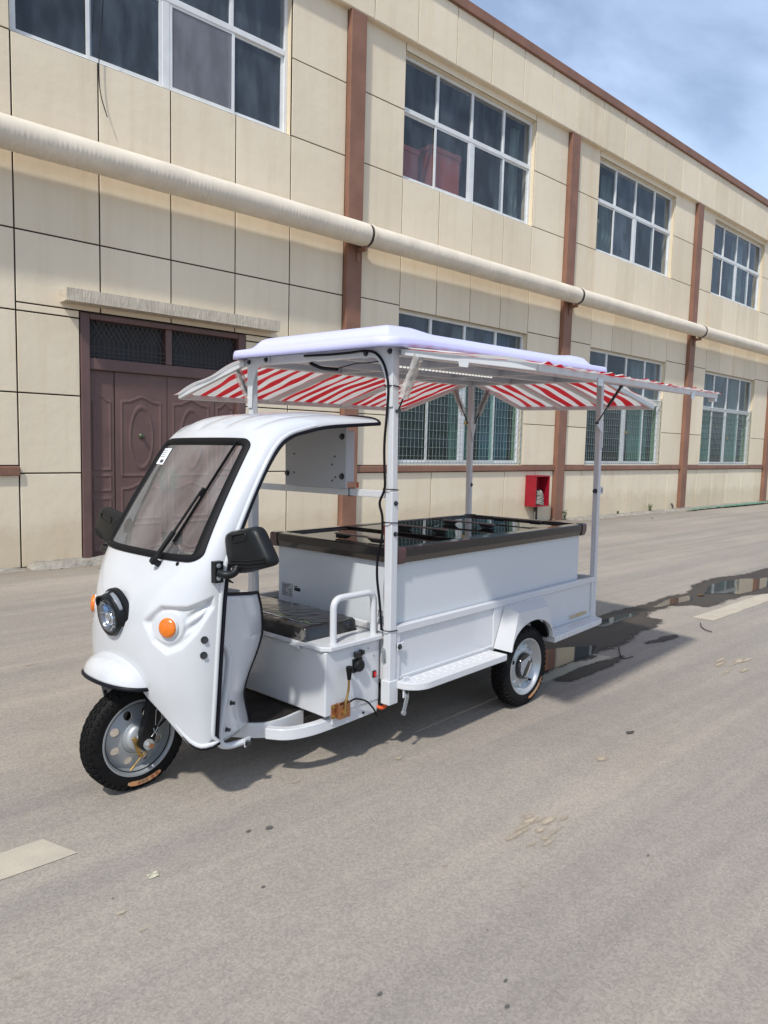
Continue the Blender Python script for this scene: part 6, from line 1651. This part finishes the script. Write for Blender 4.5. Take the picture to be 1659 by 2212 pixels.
for cxn, cyn, sx, sy in ((rx0, ry0, 1, 1), (rx1, ry0, -1, 1), (rx1, ry1, -1, -1), (rx0, ry1, 1, -1)):
    bm = NB(); e = .004; w = .066
    rr = []
    for d, z_ in ((.026, .987), (.006, .989), (-e, 1.022), (-e, 1.066), (.002, 1.073), (.05, 1.075)):
        rr.append([bm.verts.new(p_) for p_ in ((cxn + sx * w, cyn + sy * d, z_), (cxn + sx * (d + .010), cyn + sy * d, z_), (cxn + sx * d, cyn + sy * (d + .010), z_), (cxn + sx * d, cyn + sy * w, z_))])
    for a, b in zip(rr, rr[1:]):
        for k in range(3): bm.faces.new((a[k], a[k + 1], b[k + 1], b[k]))
    fp('rim_corner', bm, 'freezer_corner', RM, smooth=30)
# glass lids on two tracks
for (xa_, xb_, z_) in ((.118, .66, 1.056), (.640, 1.53, 1.066), (1.51, 2.018, 1.056)):
    bm = NB(); w = .016; ya_, yb_ = ry0 + .066, ry1 - .066
    box(bm, (xa_, ya_, z_ - .006), (xa_ + w, yb_, z_ + .006)); box(bm, (xb_ - w, ya_, z_ - .006), (xb_, yb_, z_ + .006)); box(bm, (xa_ + w, ya_, z_ - .005), (xb_ - w, ya_ + w, z_ + .005)); box(bm, (xa_ + w, yb_ - w, z_ - .005), (xb_ - w, yb_, z_ + .005))
    o = fp('sliding_lid', bm, 'freezer_rim', bevel=.002)
    bm = NB(); box(bm, (xa_ + w - .002, ya_ + w - .002, z_ - .002), (xb_ - w + .002, yb_ - w + .002, z_ + .002)); fp('lid_glass', bm, 'freezer_glass', o)
for hx, ya_, yb_ in ((.165, .20, .58), (.79, .26, .66), (1.29, .26, .68), (1.76, .18, .58)):
    bm = NB(); box(bm, (hx - .014, ya_, 1.090), (hx + .014, yb_, 1.100)); H_ = fp('lid_handle', bm, 'handle_brown', bevel=.004)
    bm = NB()
    for q, sg in ((ya_ + .01, 1), (yb_ - .01, -1)): prism(bm, [(hx - .012, q, 1.0895), (hx - .012, q + sg * .11, 1.0895), (hx - .012, q + sg * .075, 1.070), (hx - .012, q, 1.070)], (.024, 0, 0))
    split_obj('handle_foot', bm, 'black_plastic', H_)
bm = NB(); box(bm, (x0 - .003, .87, .690), (x0 - .0005, .968, .770)); NPL = fp('name_plate', bm, 'label_grey')
bm = NB(); rn = random.Random(8)
for r_ in range(6):
    z_ = .757 - .0115 * r_; box(bm, (x0 - .0036, .955 - rn.uniform(.025, .045), z_ - .002), (x0 - .0031, .961, z_ + .002))
    if r_ > 1: box(bm, (x0 - .0036, .878, z_ - .002), (x0 - .0031, .878 + rn.uniform(.018, .03), z_ + .002))
fp('plate_print', bm, 'label_print', NPL)
text_mesh('plate_lettering', '冷柜', .014, frame_matrix((x0 - .0036, .922, .752), (0, -1, 0), (0, 0, 1)), 'label_print', NPL, .0002)
bm = NB(); y_ = .852
for r_ in range(16):
    w = rn.choice((.0012, .002, .0028)); box(bm, (x0 - .0018, y_ - w, .732), (x0 - .0008, y_, .752)); y_ -= w + .0015
box(bm, (x0 - .0018, .819, .756), (x0 - .0008, .853, .761)); fp('barcode', bm, 'black_print', BD)
text_mesh('stamped_lettering', '环风', .045, frame_matrix((x0 - .001, .215, .690), (0, -1, 0), (0, 0, 1)), 'black_print', BD, .0006)
bm = NB(); box(bm, (rx0 - .0015, .36, 1.045), (rx0 + .0, .44, 1.075)); fp('rim_sticker', bm, 'label_white', RM) if False else bm.free()
